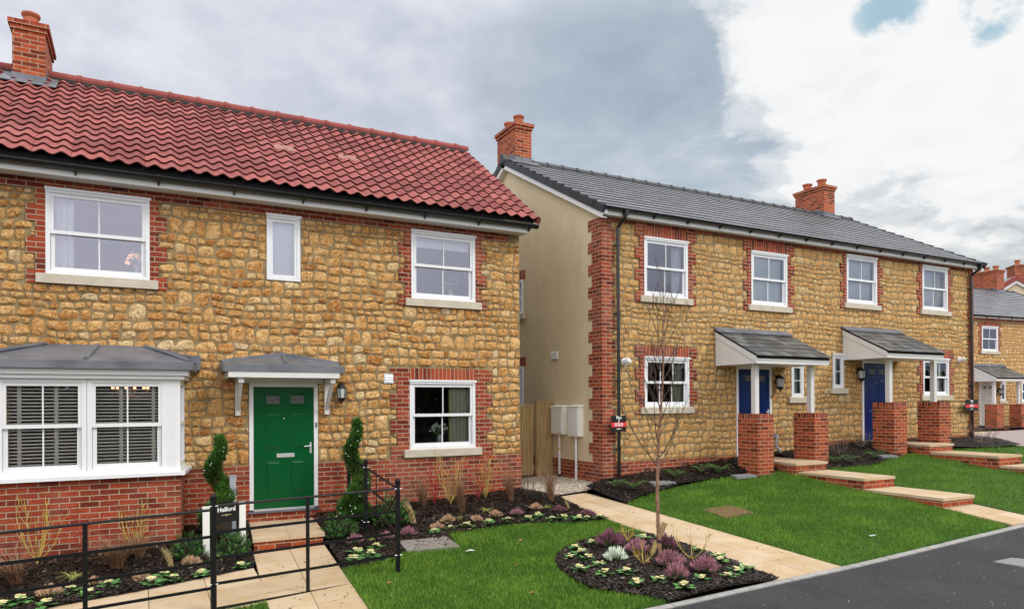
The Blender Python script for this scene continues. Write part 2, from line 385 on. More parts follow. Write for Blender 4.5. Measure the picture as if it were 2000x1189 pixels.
def roundbed(X, Y): return G(X, Y)+.02+.06*ss(1.2-((np.asarray(X)-5.85)**2/1.2+(np.asarray(Y)-7.1)**2/1.8))
def grid_sheet(name, xs, ys, h, mat):
    X, Y = np.meshgrid(xs, ys); V = np.stack([X, Y, h(X, Y)], -1).reshape(-1, 3); a = len(xs)
    F = [(j*a+i, j*a+i+1, (j+1)*a+i+1, (j+1)*a+i) for j in range(len(ys)-1) for i in range(a-1)]
    return raw_mesh(name, V, F, np.full(len(V), .5), mat, smooth=True)
def poly_tri(poly, step=.25):
    P = np.array(poly, float)
    bd = []
    for a, b in zip(P, np.roll(P, -1, 0)):
        n = max(1, int(np.linalg.norm(b-a)/step))
        for k in range(n): bd.append(a+(b-a)*k/n)
    nb = len(bd)
    xs = np.arange(P[:, 0].min(), P[:, 0].max(), step)+.013; ys = np.arange(P[:, 1].min(), P[:, 1].max(), step)+.017
    g = [np.array((x, y)) for x in xs for y in ys]
    pts = [Vector(p) for p in bd+g]
    r = delaunay_2d_cdt(pts, [], [list(range(nb))], 1, 1e-5)
    V = np.array([(p.x, p.y) for p in r[0]]); F = np.array([f for f in r[2]])
    return V, F
def patch(name, poly, h, mat, kind, label=None, step=.25):
    V, F = poly_tri(poly, step); Z = h(V[:, 0], V[:, 1])
    o = raw_mesh(name, np.column_stack([V, Z]), F, np.full(len(V), .5), mat, smooth=True)
    o['kind'] = kind
    return o, V, F
def scatter(V, F, n, h):
    """n random points on triangles"""
    A = V[F[:, 0]]; B = V[F[:, 1]]; C = V[F[:, 2]]
    ar = np.abs(np.cross(B-A, C-A))/2; p = ar/ar.sum(); k = rng.choice(len(F), n, p=p)
    u, v = rng.random(n), rng.random(n); s = u+v > 1; u[s] = 1-u[s]; v[s] = 1-v[s]
    P = A[k]+(B-A)[k]*u[:, None]+(C-A)[k]*v[:, None]
    return np.column_stack([P, h(P[:, 0], P[:, 1])]), ar.sum()
def blades(P, hmin, hmax, w, lean=.6):
    n = len(P); a = rng.random(n)*2*PI; b = rng.random(n)*2*PI; hh = hmin+(hmax-hmin)*rng.random(n)**1.5
    clump = .5+.5*np.sin(P[:, 0]*3.1+np.sin(P[:, 1]*2.3)*2)*np.sin(P[:, 1]*3.7+P[:, 0]); hh *= .75+.5*clump
    sd = np.column_stack([np.cos(a), np.sin(a), 0*a])*(w*(.7+.6*rng.random(n)))[:, None]/2
    ld = np.column_stack([np.cos(b), np.sin(b), 0*b])*(hh*lean*rng.random(n))[:, None]
    up = np.column_stack([0*a, 0*a, hh])
    V = np.stack([P-sd, P+sd, P+ld*.35+up*.6+sd*.7, P+ld*.35+up*.6-sd*.7, P+ld+up*(1-.12*rng.random(n))[:, None]], 1)
    i = np.arange(n)[:, None]*5
    F = np.concatenate([i+np.array([[0, 1, 2]]), i+np.array([[0, 2, 3]]), i+np.array([[3, 2, 4]])])
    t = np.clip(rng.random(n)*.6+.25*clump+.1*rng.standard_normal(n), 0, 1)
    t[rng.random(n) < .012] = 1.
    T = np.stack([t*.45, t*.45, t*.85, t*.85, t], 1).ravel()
    return V.reshape(-1, 3), F, T
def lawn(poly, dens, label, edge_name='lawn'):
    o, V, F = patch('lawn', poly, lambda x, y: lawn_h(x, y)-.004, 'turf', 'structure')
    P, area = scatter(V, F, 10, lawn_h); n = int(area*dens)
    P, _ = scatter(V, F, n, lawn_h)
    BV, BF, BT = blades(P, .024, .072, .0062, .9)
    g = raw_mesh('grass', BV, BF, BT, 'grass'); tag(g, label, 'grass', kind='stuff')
def chips(name, P, smin, smax, mat, label, cat, flat=.25, lift=.012, parent=None):
    n = len(P); s = smin+(smax-smin)*rng.random(n)**2
    base = np.array([(-1, -.45, 0), (1, -.4, .1), (.9, .45, 0), (-.9, .5, .05), (0, 0, 1.)])
    a, b, c = rng.random(n)*2*PI, (rng.random(n)-.5)*1.5, (rng.random(n)-.5)*1.5
    ca, sa = np.cos(a), np.sin(a)
    V = base[None]*s[:, None, None]*np.array([1, 1, flat])*(.6+.8*rng.random((n, 1, 3)))
    x, y, z = V[..., 0], V[..., 1], V[..., 2]
    z = z+x*np.tan(b*.6)[:, None]+y*np.tan(c*.5)[:, None]
    V = np.stack([x*ca[:, None]-y*sa[:, None], x*sa[:, None]+y*ca[:, None], z], -1)+P[:, None, :]+np.array([0, 0, lift])
    i = np.arange(n)[:, None]*5
    F = np.concatenate([i+np.array([q]) for q in ((0, 1, 4), (1, 2, 4), (2, 3, 4), (3, 0, 4))])
    t = rng.random(n); T = np.repeat(t, 5)
    g = raw_mesh(name, V.reshape(-1, 3), F, T, mat); tag(g, label, cat, kind='stuff'); return g
def mulch(poly, h, label, dens=900):
    o, V, F = patch('mulch_bed', poly, h, 'soil', 'structure', step=.12)
    P, area = scatter(V, F, 10, h); P, _ = scatter(V, F, int(area*dens), h); P[:, 2] += rng.random(len(P))*.015
    chips('bark_mulch', P, .009, .034, 'chips', label, 'mulch')

def coarse(a, b, s, lo, hi, fine):
    return np.concatenate([np.arange(lo, a, fine), np.arange(a, b, s), np.arange(b, hi+fine, fine)])
gx = np.unique(np.concatenate([np.linspace(-160, -10, 12), np.arange(-10, 40, .5), np.linspace(40, 420, 24)]))
gy = np.unique(np.concatenate([np.linspace(-160, -10, 12), np.arange(-10, 14, .5), np.linspace(14, 420, 40)]))
tag(grid_sheet('ground', gx, gy, lambda X, Y: G(X, Y)-.10, 'soil'), kind='structure')
rx = np.concatenate([np.arange(-30, 24, .5), [24.]]); ry = np.array([-2.5, 0, 2, 4, 5, 5.9])
tag(grid_sheet('road', rx, ry, lambda X, Y: G(X, Y)-.012-.02*(5.9-Y)*.3, 'asphalt'), kind='structure')
mb = MB()
for i in range(60):
    x0 = -26+.915*i; x1 = x0+.905
    if x0 > 24: break
    z0, z1 = float(G(x0, 6)), float(G(x1, 6))
    mb.hexa([(x0, 5.9, z0-.12), (x1, 5.9, z1-.12), (x1, 6.0, z1-.12), (x0, 6.0, z0-.12), (x0, 5.9, z0+.002), (x1, 5.9, z1+.002), (x1, 6.0, z1+.006), (x0, 6.0, z0+.006)])
tag(mb.build('kerb', 'kerb'), kind='structure')

def slabs(name, quads, thick=.05, gap=.004, mat='slab'):
    mb = MB()
    for q in quads:      # four corners ccw (x,y,z)
        q = np.array(q, float); c = q.mean(0); q2 = c+(q-c)*(1-2*gap/np.linalg.norm(q[1]-q[0]))
        lo = q2-np.array([0, 0, thick]); mb.hexa(list(lo)+list(q2))
    o = mb.build(name, mat); tag(o, kind='structure'); return o
def path_strip(name, L, R, ncol, ln, h, y0, y1):
    """slabs between left edge x=L(y) and right edge R(y)"""
    q = []; n = max(1, round(abs(y1-y0)/ln))
    for j in range(n):
        ya = y0+(y1-y0)*j/n; yb = y0+(y1-y0)*(j+1)/n
        for c in range(ncol):
            def pt(t, y): x = L(y)+(R(y)-L(y))*t; return (x, y, float(h(x, y)))
            q.append([pt(c/ncol, ya), pt((c+1)/ncol, ya), pt((c+1)/ncol, yb), pt(c/ncol, yb)])
    return slabs(name, q)
hp = lambda x, y: G(x, y)+.006
# gap path between the houses
gl = lambda y: 6.73; gr = lambda y: 7.72+.0*y+.2*(7-y)/5.*(y < 7)
path_strip('side_path', gl, lambda y: 7.52+.42*(11.2-y)/5.2, 2, .6, hp, 6.0, 11.2)
# green door path and the path to the left along the bed
path_strip('front_path', lambda y: 1.385-.067*(10.2-y), lambda y: 2.36-.067*(10.2-y), 2, .6, hp, 6.01, 10.21)
q = []
for i in range(10):
    xa = 1.30-.6*i; xb = xa-.6
    for k, (k0, k1) in enumerate(((0, .62), (.62, 1.40))):
        def pt(x, t):
            yt = 9.82-.22*(1.36-x); y = yt-.62*t if t else yt
            return (x, y, float(hp(x, y)))
        ya = lambda x, k=k: 9.49-.2*(1.30-x)
        q.append([(x_, ya(x_)-k_, float(hp(x_, ya(x_)-k_))) for x_, k_ in ((xb, k1), (xa, k1), (xa, k0), (xb, k0))])
slabs('front_path', q)
# stepped garden paths of the far pair
def stepped(x0, x1, zs, label):
    """zs: list (y_back,y_front,ztop)"""
    q = []; br = MB()
    for yb, yf, z in zs:
        n = max(1, round((yb-yf)/.6))
        for j in range(n):
            for c in range(2):
                xa, xb = x0+(x1-x0)*c/2, x0+(x1-x0)*(c+1)/2; a = yf+(yb-yf)*j/n; b = yf+(yb-yf)*(j+1)/n
                q.append([(xa, a, z), (xb, a, z), (xb, b, z), (xa, b, z)])
        br.box(x0+.02, x1-.02, yf+.025, yf+.13, z-.30, z-.051)
        br.box(x0+.02, x0+.12, yf+.13, yb, z-.30, z-.052); br.box(x1-.12, x1-.02, yf+.13, yb, z-.30, z-.052)
    slabs('garden_path', q); tag(br.build('path_riser', 'brick_new'), kind='structure')
stepped(11.90, 12.82, [(10.0, 8.5, -1.455), (8.5, 7.05, -1.65)], '')
slabs('garden_path', [[(11.9+.46*c, a, float(hp(12.3, a))+.01), (12.36+.46*c, a, float(hp(12.3, a))+.01), (12.36+.46*c, a+.53, float(hp(12.3, a+.53))+.01), (11.9+.46*c, a+.53, float(hp(12.3, a+.53))+.01)] for c in range(2) for a in (6.0, 6.53)])
stepped(16.35, 17.30, [(10.0, 8.5, -1.22), (8.5, 7.05, -1.42)], '')
slabs('garden_path', [[(16.35+.47*c, a, -1.62), (16.82+.47*c, a, -1.62), (16.82+.47*c, a+.53, -1.62), (16.35+.47*c, a+.53, -1.62)] for c in range(2) for a in (6.0, 6.53)])

# ------------------------------------------------------------------ building kit
def holes_wall(mb, x0, x1, z0, z1, ya, yb, holes):
    xs = sorted({x0, x1}|{v for h in holes for v in h[:2] if x0 < v < x1}); zs = sorted({z0, z1}|{v for h in holes for v in h[2:] if z0 < v < z1})
    for a, b in zip(xs, xs[1:]):
        for c, d in zip(zs, zs[1:]):
            mx, mz = (a+b)/2, (c+d)/2
            if any(h[0] < mx < h[1] and h[2] < mz < h[3] for h in holes): continue
            mb.box(a, b, ya, yb, c, d)
def rubble(name, u0, u1, z0, z1, Y, blocks, parent, mat='stone', nx=8, nz=6, seed=1, relief=.026, hs=(.185, .315)):
    R = random.Random(seed); cells = []
    def row(a, b, c, d):
        u = a; h = d-c
        while u < b-.02:
            w = max(.095, min(.31, h*R.uniform(.85, 1.95)));
            if b-(u+w) < .07: w = b-u
            cells.append((u, u+w, c, d)); u += w
    z = z0
    while z < z1-.03:
        H = R.uniform(*hs)
        if z1-(z+H) < .09: H = z1-z
        u = u0-R.uniform(0, .2)
        while u < u1:
            k = R.random()
            if k < .36 and H < .28: w = R.uniform(.14, .27); cells.append((u, u+w, z, z+H))
            else:
                w = R.uniform(.35, .9); s = R.uniform(.36, .64)*H
                if H < .175: row(u, u+w, z, z+H)
                else: row(u, u+w, z, z+s); row(u, u+w, z+s, z+H)
            u += w
        z += H
    out = []
    for a, b, c, d in cells:
        a = max(a, u0); b = min(b, u1)
        ok = b-a > .05
        for bx0, bx1, bz0, bz1 in blocks:
            if not ok: break
            ox = min(b, bx1)-max(a, bx0); oz = min(d, bz1)-max(c, bz0)
            if ox > 0 and oz > 0:
                opts = [(bx0-a, (a, bx0, c, d)), (b-bx1, (bx1, b, c, d))]
                vo = [(bz0-c, (a, b, c, bz0)), (d-bz1, (a, b, bz1, d))]
                best = max([(w*(d-c), q) for w, q in opts]+[(w*(b-a), q) for w, q in vo])
                a, b, c, d = best[1]
                if best[0] <= 0 or b-a < .05 or d-c < .035: ok = False
        if ok: out.append((a, b, c, d))
    n = len(out); C = np.array(out); rg = np.random.default_rng(seed)
    g = .0045+.0045*rg.random((n, 4))
    a = C[:, 0]+g[:, 0]; b = C[:, 1]-g[:, 1]; c = C[:, 2]+g[:, 2]; d = C[:, 3]-g[:, 3]
    cx, cz, hx, hz = (a+b)/2, (c+d)/2, (b-a)/2, (d-c)/2
    S, T = np.meshgrid(np.linspace(-1, 1, nx), np.linspace(-1, 1, nz)); S = S.ravel(); T = T.ravel()
    k = (.22+.4*rg.random(n))[:, None]
    X = S*np.sqrt(1-.5*k*T*T); Z = T*np.sqrt(1-.5*k*S*S)
    q = rg.standard_normal((n, 4))[..., None]*.12          # irregular outline
    Xw = X*(1+q[:, 0]*Z)+q[:, 1]*.5*Z; Zw = Z*(1+q[:, 2]*X)+q[:, 3]*.6*X
    U = cx[:, None]+hx[:, None]*np.clip(Xw, -1.06, 1.06); W = cz[:, None]+hz[:, None]*np.clip(Zw, -1.08, 1.08)
    e = (1-np.abs(S)**6)*(1-np.abs(T)**6); e = np.sqrt(np.clip(e, 0, 1))
    H = relief*(.55+.6*rg.random(n))[:, None]*e+e*(rg.standard_normal((n, 2))[..., None]*.006*np.stack([S, T])[None]).sum(1)
    nn = rg.standard_normal((n, len(S)))*.0046*e
    H = H+nn
    ed = (np.abs(S) > .99)|(np.abs(T) > .99); H = np.where(ed, -.006, H)
    V = np.stack([U, Y-H, W], -1).reshape(-1, 3)
    # gently wavy courses, fading out at the region's edges
    ff = np.clip((V[:, 2]-z0)/.3, 0, 1)*np.clip((z1-V[:, 2])/.3, 0, 1)
    for bx0, bx1, bz0, bz1 in blocks:
        dx = np.maximum(np.maximum(bx0-V[:, 0], V[:, 0]-bx1), 0); dz = np.maximum(np.maximum(bz0-V[:, 2], V[:, 2]-bz1), 0)
        ff = np.minimum(ff, np.clip(np.hypot(dx, dz)/.25, 0, 1))
    u_, w_ = V[:, 0].copy(), V[:, 2].copy(); V[:, 2] += ff*(.020*np.sin(u_*2.3+seed+w_*1.7)+.010*np.sin(u_*7.3+w_*4.1)+.007*np.sin(u_*19+w_*9)); V[:, 0] += ff*.012*np.sin(w_*6.5+u_*2.2)
    idx = np.arange(nx*nz).reshape(nz, nx)
    f = np.stack([idx[:-1, :-1], idx[:-1, 1:], idx[1:, 1:], idx[1:, :-1]], -1).reshape(-1, 4)
    F = (np.arange(n)[:, None, None]*(nx*nz)+f[None]).reshape(-1, 4)
    t = np.clip(.5+.24*rg.standard_normal(n), 0, 1)
    return raw_mesh(name, V, F, np.repeat(t, nx*nz), mat, parent, smooth=False)
def jamb(mb, blocks, xe, side, ztop, zbot, w1, w2, ya, yb, first='n', n=3):
    z = ztop; k = 0 if first == 'n' else 1
    while z > zbot+.01:
        zb = max(z-.075*n, zbot); w = w1 if k % 2 == 0 else w2
        x0, x1 = (xe-w, xe) if side < 0 else (xe, xe+w)
        mb.box(x0, x1, ya, yb, zb, z); blocks.append((x0-.004, x1+.004, zb, z)); z = zb; k += 1
def sash(par, x0, x1, z0, z1, Y, bars=1, kind='sash', sill=True, glass='glass', head=True, side='y', sw=.11):
    f = MB(); gs_ = []; gbs = []; fw = .055
    f.box(x0, x0+fw, Y-.004, Y+.095, z0, z1); f.box(x1-fw, x1, Y-.004, Y+.095, z0, z1)
    f.box(x0+fw, x1-fw, Y-.002, Y+.093, z0, z0+fw*.8); f.box(x0+fw, x1-fw, Y-.002, Y+.093, z1-fw, z1)
    if head: f.box(x0-.008, x1+.02, Y-.030, Y-.006, z1-.012, z1+.026); f.box(x0, x1, Y-.018, Y-.005, z1-.045, z1-.014)
    a, b, c, d = x0+fw, x1-fw, z0+fw*.8, z1-fw
    def leaf(a, b, c, d, ya, w, wb, wt, vb, hb=0):
        f.box(a, a+w, ya, ya+.032, c, d); f.box(b-w, b, ya, ya+.032, c, d)
        f.box(a+w, b-w, ya+.001, ya+.031, c, c+wb); f.box(a+w, b-w, ya+.001, ya+.031, d-wt, d)
        gy = ya+.016; gs_.append(one(lambda g: g.add([(a+w, gy, c+wb), (b-w, gy, c+wb), (b-w, gy, d-wt), (a+w, gy, d-wt)], [(0, 1, 2, 3)])))
        for i in range(vb):
            gb = MB(); gbs.append(gb); xm = a+w+(b-a-2*w)*(i+1)/(vb+1); gb.box(xm-.009, xm+.009, gy-.010, gy+.008, c+wb, d-wt)
        for i in range(hb):
            gb = MB(); gbs.append(gb); zm = c+wb+(d-c-wb-wt)*(i+1)/(hb+1); gb.box(a+w, b-w, gy-.009, gy+.007, zm-.009, zm+.009)
    if kind == 'sash':
        m = (c+d)/2
        leaf(a, b, m-.02, d, Y+.008, .042, .05, .045, bars)
        leaf(a+.004, b-.004, c, m+.02, Y+.044, .05, .06, .04, bars)
        for xx in (a+.10, b-.16): f.box(xx, xx+.06, Y+.046, Y+.06, m+.03, m+.042)
    else: leaf(a, b, c, d, Y+.008, .04, .045, .045, 0, bars)
    w = f.build('window', 'white', par); parts('pane', gs_, glass, w); parts('glazing_bar', gbs, 'white', w)
    if sill:
        s = MB(); s.prism([(Y-.055, z0-.135), (Y+.05, z0-.135), (Y+.05, z0), (Y-.01, z0), (Y-.055, z0-.012)], 'x', x0-sw, x1+sw); s.build('sill', 'sill', w)
    return w
def gable_window(par, X, y0, y1, z0, z1):       # a window in a wall looking to -x
    f = MB(); f.box(X-.02, X+.06, y0, y0+.06, z0, z1); f.box(X-.02, X+.06, y1-.06, y1, z0, z1); f.box(X-.018, X+.058, y0+.06, y1-.06, z0, z0+.06); f.box(X-.018, X+.058, y0+.06, y1-.06, z1-.06, z1)
    f.box(X-.01, X+.05, y0+.06, y1-.06, (z0+z1)/2-.03, (z0+z1)/2+.03)
    w = f.build('window', 'white', par); g = MB(); g.add([(X+.02, y1-.06, z0+.06), (X+.02, y0+.06, z0+.06), (X+.02, y0+.06, z1-.06), (X+.02, y1-.06, z1-.06)], [(0, 1, 2, 3)]); g.build('pane', 'glass', w)
    s = MB(); s.box(X-.06, X-.002, y0-.1, y1+.1, z0-.13, z0-.001); s.build('sill', 'sill', w)
def door(par, x0, x1, z0, z1, Y, mat, hx=None, light=True):
    f = MB(); fw = .062
    f.box(x0, x0+fw, Y-.006, Y+.09, z0+.05, z1); f.box(x1-fw, x1, Y-.006, Y+.09, z0+.05, z1); f.box(x0+fw, x1-fw, Y-.004, Y+.088, z1-fw, z1)
    a, b, c, d = x0+fw+.004, x1-fw-.004, z0+.062, z1-fw-.004
    l = MB(); l.box(a, b, Y+.012, Y+.058, c, d)
    W, H = b-a, d-c; y = Y+.012
    def ridge(u0, u1, v0, v1):
        X0, X1, Z0, Z1 = a+W*u0, a+W*u1, c+H*v0, c+H*v1; t = .018
        l.frustum(X0, X1, Z0, Z1, y, .009, t*.6); l.frustum(X0+t*1.4, X1-t*1.4, Z0+t*1.4, Z1-t*1.4, y-.009, .007, t*.8)
    for u0, u1 in ((.19, .44), (.60, .85)):
        ridge(u0, u1, .12, .39); ridge(u0, u1, .49, .79)
        X0, X1, Z0, Z1 = a+W*(u0-.02), a+W*(u1+.02), c+H*.845, c+H*.945
        l.frustum(X0, X1, Z0, Z1, y, .012, .012)
    dr = l.build('door', mat, par)
    for u0, u1 in ((.19, .44), (.60, .85)): one(lambda g: g.frustum(a+W*u0+.012, a+W*u1-.012, c+H*.862, c+H*.93, y-.0125, .002, .004)).build('door_light', 'door_glass', dr)
    k = MB(); mx = (a+b)/2+.02
    k.frustum(mx-.14, mx+.14, c+H*.415, c+H*.45, y, .012, .006); k.build('letterbox', 'chrome', dr)
    k = MB(); zz = c+H*.49; hx = hx if hx else b-.05
    k.box(hx-.014, hx+.014, y-.012, y, zz-.09, zz+.09); k.tube([(hx, y-.012, zz+.03), (hx, y-.05, zz+.03), (hx-.11, y-.05, zz+.025)], .009, 6)
    k.build('handle', 'chrome', dr)
    k = MB(); k.tube([((a+b)/2, y+.002, c+H*.74), ((a+b)/2, y-.006, c+H*.74)], .011, 8); k.build('spyhole', 'chrome', dr)
    fr = f.build('door_frame', 'white', par)
    t = MB(); t.box(x0+fw, x1-fw, Y-.012, Y+.06, z0+.030, z0+.060); t.build('threshold', 'chrome', fr)
    t = MB(); t.box(x0-.02, x1+.02, Y-.05, Y+.05, z0, z0+.028); t.build('door_sill', 'lead', fr)
    t = MB(); t.box(x1-fw*.6, x1-fw*.25, Y-.016, Y-.007, c+H*.66, c+H*.70); t.build('doorbell', 'sign_black', fr)
    return dr
def lantern(par, x, y, z, yw, s=1.):
    m = MB()
    m.lathe((x, y, z), [(.004, .175*s), (.010, .165*s), (.008, .15*s), (.05*s, .115*s), (.078*s, .085*s), (.078*s, .075*s), (.06*s, .072*s)], 6)
    m.lathe((x, y, z), [(.060*s, -.065*s), (.066*s, -.072*s), (.040*s, -.115*s), (.012*s, -.135*s), (.014*s, -.15*s), (.003, -.165*s)], 6)
    for i in range(6):
        a = PI/3*i; r0, r1 = .072*s, .061*s
        m.tube([(x+r0*math.cos(a), y+r0*math.sin(a), z+.075*s), (x+r1*math.cos(a), y+r1*math.sin(a), z-.068*s)], .006*s, 4)
    m.tube([(x, y, z+.13*s), (x, (y+yw)/2, z+.15*s), (x, yw, z+.10*s)], .010*s, 5); m.box(x-.03*s, x+.03*s, yw-.012, yw+.02, z+.0*s, z+.14*s)
    o = m.build('wall_lantern', 'black_plastic', par)
    g = MB(); g.lathe((x, y, z), [(.056*s, -.066*s), (.066*s, .073*s)], 6); g.build('lantern_glass', 'glass_white', o)
def vent(par, x0, x1, z0, z1, Y):
    m = MB(); m.box(x0, x1, Y-.022, Y+.01, z0, z1)
    h = (z1-z0)/4
    for i in range(3): m.hexa([(x0+.015, Y-.034, z0+h*(i+.5)), (x1-.015, Y-.034, z0+h*(i+.5)), (x1-.015, Y-.022, z0+h*(i+.5)), (x0+.015, Y-.022, z0+h*(i+.5)), (x0+.015, Y-.026, z0+h*(i+1.2)), (x1-.015, Y-.026, z0+h*(i+1.2)), (x1-.015, Y-.0221, z0+h*(i+1.2)), (x0+.015, Y-.0221, z0+h*(i+1.2))])
    m.build('vent', 'white', par)
def flue(par, x, z, Y):
    m = MB(); m.tube([(x, Y+.02, z), (x, Y-.02, z)], .085, 14); m.tube([(x, Y-.02, z), (x, Y-.09, z+.005), (x+.015, Y-.14, z+.03)], .062, 12)
    o = m.build('flue', 'white', par); k = MB(); k.tube([(x+.015, Y-.1405, z+.03), (x+.017, Y-.146, z+.034)], .05, 12); k.build('flue_opening', 'meter', o)
def tiles(name, X0, X1, e, r, nc, w, th, mat, par, prof=None, amp=0, stagger=0, samples=1, jit=.002, seed=3, gap=0, hi=.002):
    """e,r: (y,z) of eave and ridge; each tile its own little strip"""
    R = random.Random(seed); e = np.array(e, float); r = np.array(r, float); L = np.linalg.norm(r-e); sd = (r-e)/L; nd = np.array([-sd[1], sd[0]])
    if nd[1] < 0: nd = -nd
    V = []; F = []; T = []; n = 0; ln = L/nc
    for i in range(nc):
        x = X0-(w/2 if stagger and i % 2 else 0)
        while x < X1-.01:
            xa, xb = max(x, X0), min(x+w, X1); x += w
            if xb-xa < .02: continue
            t = R.random(); j = R.uniform(-jit, jit); k = max(1, int(round(samples*(xb-xa)/w))); j2 = R.uniform(-jit, jit)*1.5
            us = np.linspace(xa+.001, xb-.001, k+1)
            hh = np.array([amp*prof(u) for u in us]) if prof else np.zeros(k+1)
            hh = hh+j+np.linspace(0, .005 if prof else 0, k+1)
            s0 = i*ln+j2; s1 = min((i+1)*ln+.04, L)
            rows = [(s0, (hh if prof else hh*0)+gap-.001), (s0, hh+th), (s0-.0, hh+th), (s1, hh+hi)]
            for ri, (s, h) in enumerate(rows):
                for u, q in zip(us, h):
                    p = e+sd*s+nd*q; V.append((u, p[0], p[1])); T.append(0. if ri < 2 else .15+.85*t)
            for a in (0, 2):
                for c in range(k): F.append((n+a*(k+1)+c, n+a*(k+1)+c+1, n+(a+1)*(k+1)+c+1, n+(a+1)*(k+1)+c))
            # side edges
            n += 4*(k+1)
    return raw_mesh(name, np.array(V), np.array(F), T, mat, par, smooth=True)
def ridge_tiles(par, X0, X1, y, z, mat, r=.115, step=.45):
    m = MB(); x = X0
    pr = [(math.cos(a), math.sin(a)) for a in np.linspace(-.12*PI, 1.12*PI, 9)]
    while x < X1-.05:
        xb = min(x+step, X1)
        for (a, b, rr) in ((x, xb-.001, r), (x-.001, x+.06, r*1.16)):
            o = [(y+rr*c, z+rr*.9*s) for c, s in pr]; i_ = [(y+(rr-.02)*c, z+(rr-.02)*.9*s) for c, s in pr][::-1]
            m.prism(o+i_, 'x', a, b)
        x = xb
    return m.build('ridge_tile', mat, par)
def gutter(par, X0, X1, y, z, r=.058, fas=None, step=.9, first=.5):
    m = MB(); o = [(y+r*math.cos(a), z+r*math.sin(a)) for a in np.linspace(PI, 2*PI, 11)]; i_ = [(y+(r-.006)*math.cos(a), z+(r-.006)*math.sin(a)) for a in np.linspace(2*PI, PI, 11)]
    m.prism(o+i_, 'x', X0, X1)
    for xe in (X0, X1): m.prism([(y+r*math.cos(a), z+r*math.sin(a)) for a in np.linspace(PI, 2*PI, 11)], 'x', xe-.004, xe+.004)
    g = m.build('gutter', 'black_plastic', par)
    x = X0+first
    while x < X1:
        b = MB(); b.prism([(y-r-.004, z+.004), (y-r-.004, z-.01), (y-.02, z-r-.012), (y+r, z-r-.055), (y+r+.003, z)], 'x', x-.012, x+.012); x += step
        b.build('gutter_bracket', 'black_plastic', g)
    return g
def chimney(par, x0, x1, y0, y1, zb, zt, npots, mat='brick_new', rot=0, plane=None, long='y', pot_r=.12):
    """plane: (yr, zr, slope) ridge position so the flashing follows the roof"""
    m = MB(); m.box(x0, x1, y0, y1, zb, zt-.15)
    for k, (o, a, b) in enumerate(((.028, zt-.15, zt-.075), (.058, zt-.075, zt))): m.box(x0-o, x1+o, y0-o, y1+o, a, b)
    cm = m.build('chimney', mat, par)
    f = MB(); f.hexa([(x0-.05, y0-.05, zt+.001), (x1+.05, y0-.05, zt+.001), (x1+.05, y1+.05, zt+.001), (x0-.05, y1+.05, zt+.001), (x0+.08, y0+.08, zt+.05), (x1-.08, y0+.08, zt+.05), (x1-.08, y1-.08, zt+.05), (x0+.08, y1-.08, zt+.05)]); f.build('flaunching', 'mortar', cm)
    for i in range(npots):
        t = (i+.5)/npots; yy = y0+(y1-y0)*t; xx = (x0+x1)/2; r = pot_r
        p = MB(); p.lathe((xx, yy, zt+.01), [(r*1.02, 0), (r*.95, .03), (r*.93, .17), (r*1.10, .20), (r*1.16, .215), (r*1.16, .245), (r*.95, .245), (r*.90, .10)], 18); p.build('chimney_pot', 'pot', cm, smooth=False)
    if plane:
        yr, zr, sl = plane; zf = zr-(yr-y0)*sl
        q = MB(); q.box(x0-.012, x1+.012, y0-.012, y0-.001, zf-.06, zf+.15)
        q.hexa([(x0-.16, y0-.16, zf-.055), (x1+.16, y0-.16, zf-.055), (x1+.16, y0+.0, zf+.03), (x0-.16, y0+.0, zf+.03), (x0-.16, y0-.16, zf-.04), (x1+.16, y0-.16, zf-.04), (x1+.16, y0+.0, zf+.055), (x0-.16, y0+.0, zf+.055)])
        for xs, sg in ((x0, -1), (x1, 1)):
            xa, xb = sorted((xs+sg*.001, xs+sg*.012))
            for ya, yb, s1 in ((y0, min(yr, y1), sl), (yr, y1, -sl)):
                if yb <= ya: continue
                za = zr-abs(yr-ya)*sl; zz = zr-abs(yr-yb)*sl
                q.hexa([(xa, ya, za-.1), (xb, ya, za-.1), (xb, yb, zz-.1), (xa, yb, zz-.1), (xa, ya, za+.15), (xb, ya, za+.15), (xb, yb, zz+.15), (xa, yb, zz+.15)])
                xo = xs+sg*.16; x_, x2 = sorted((xs, xo)); q.hexa([(x_, ya, za-.01), (x2, ya, za-.01), (x2, yb, zz-.01), (x_, yb, zz-.01), (x_, ya, za+.045), (x2, ya, za+.045), (x2, yb, zz+.045), (x_, yb, zz+.045)])
        q.build('flashing', 'lead', cm)
    return cm
def downpipe(par, x, yg, zg, yw, zb, r=.034, dx=0):
    m = MB(); m.box(x+dx-.04, x+dx+.04, yg-.05, yg+.05, zg-.13, zg-.02)
    m.tube([(x+dx, yg, zg-.05), (x+dx, yg, zg-.15), (x, yw-.0, zg-.33), (x, yw, zg-.45), (x, yw, zb)], r, 10)
    o = m.build('downpipe', 'black_plastic', par, smooth=False)
    c = MB(); z = zg-.7
    while z > zb+.2:
        c.box(x-r-.012, x+r+.012, yw-.02, yw+.03, z-.018, z+.018); c.box(x-.09, x-r, yw+.005, yw+.05, z-.012, z+.012); z -= 1.35
    c.build('pipe_clip', 'black_plastic', o)
def plan_eave(par, X0, X1, yw, yf, z, h=.15):
    m = MB(); m.box(X0, X1, yf, yf+.022, z-.012, z+h); m.box(X0, X1, yf+.022, yw-.0005, z, z+.01); return m.build('fascia', 'off_white', par)
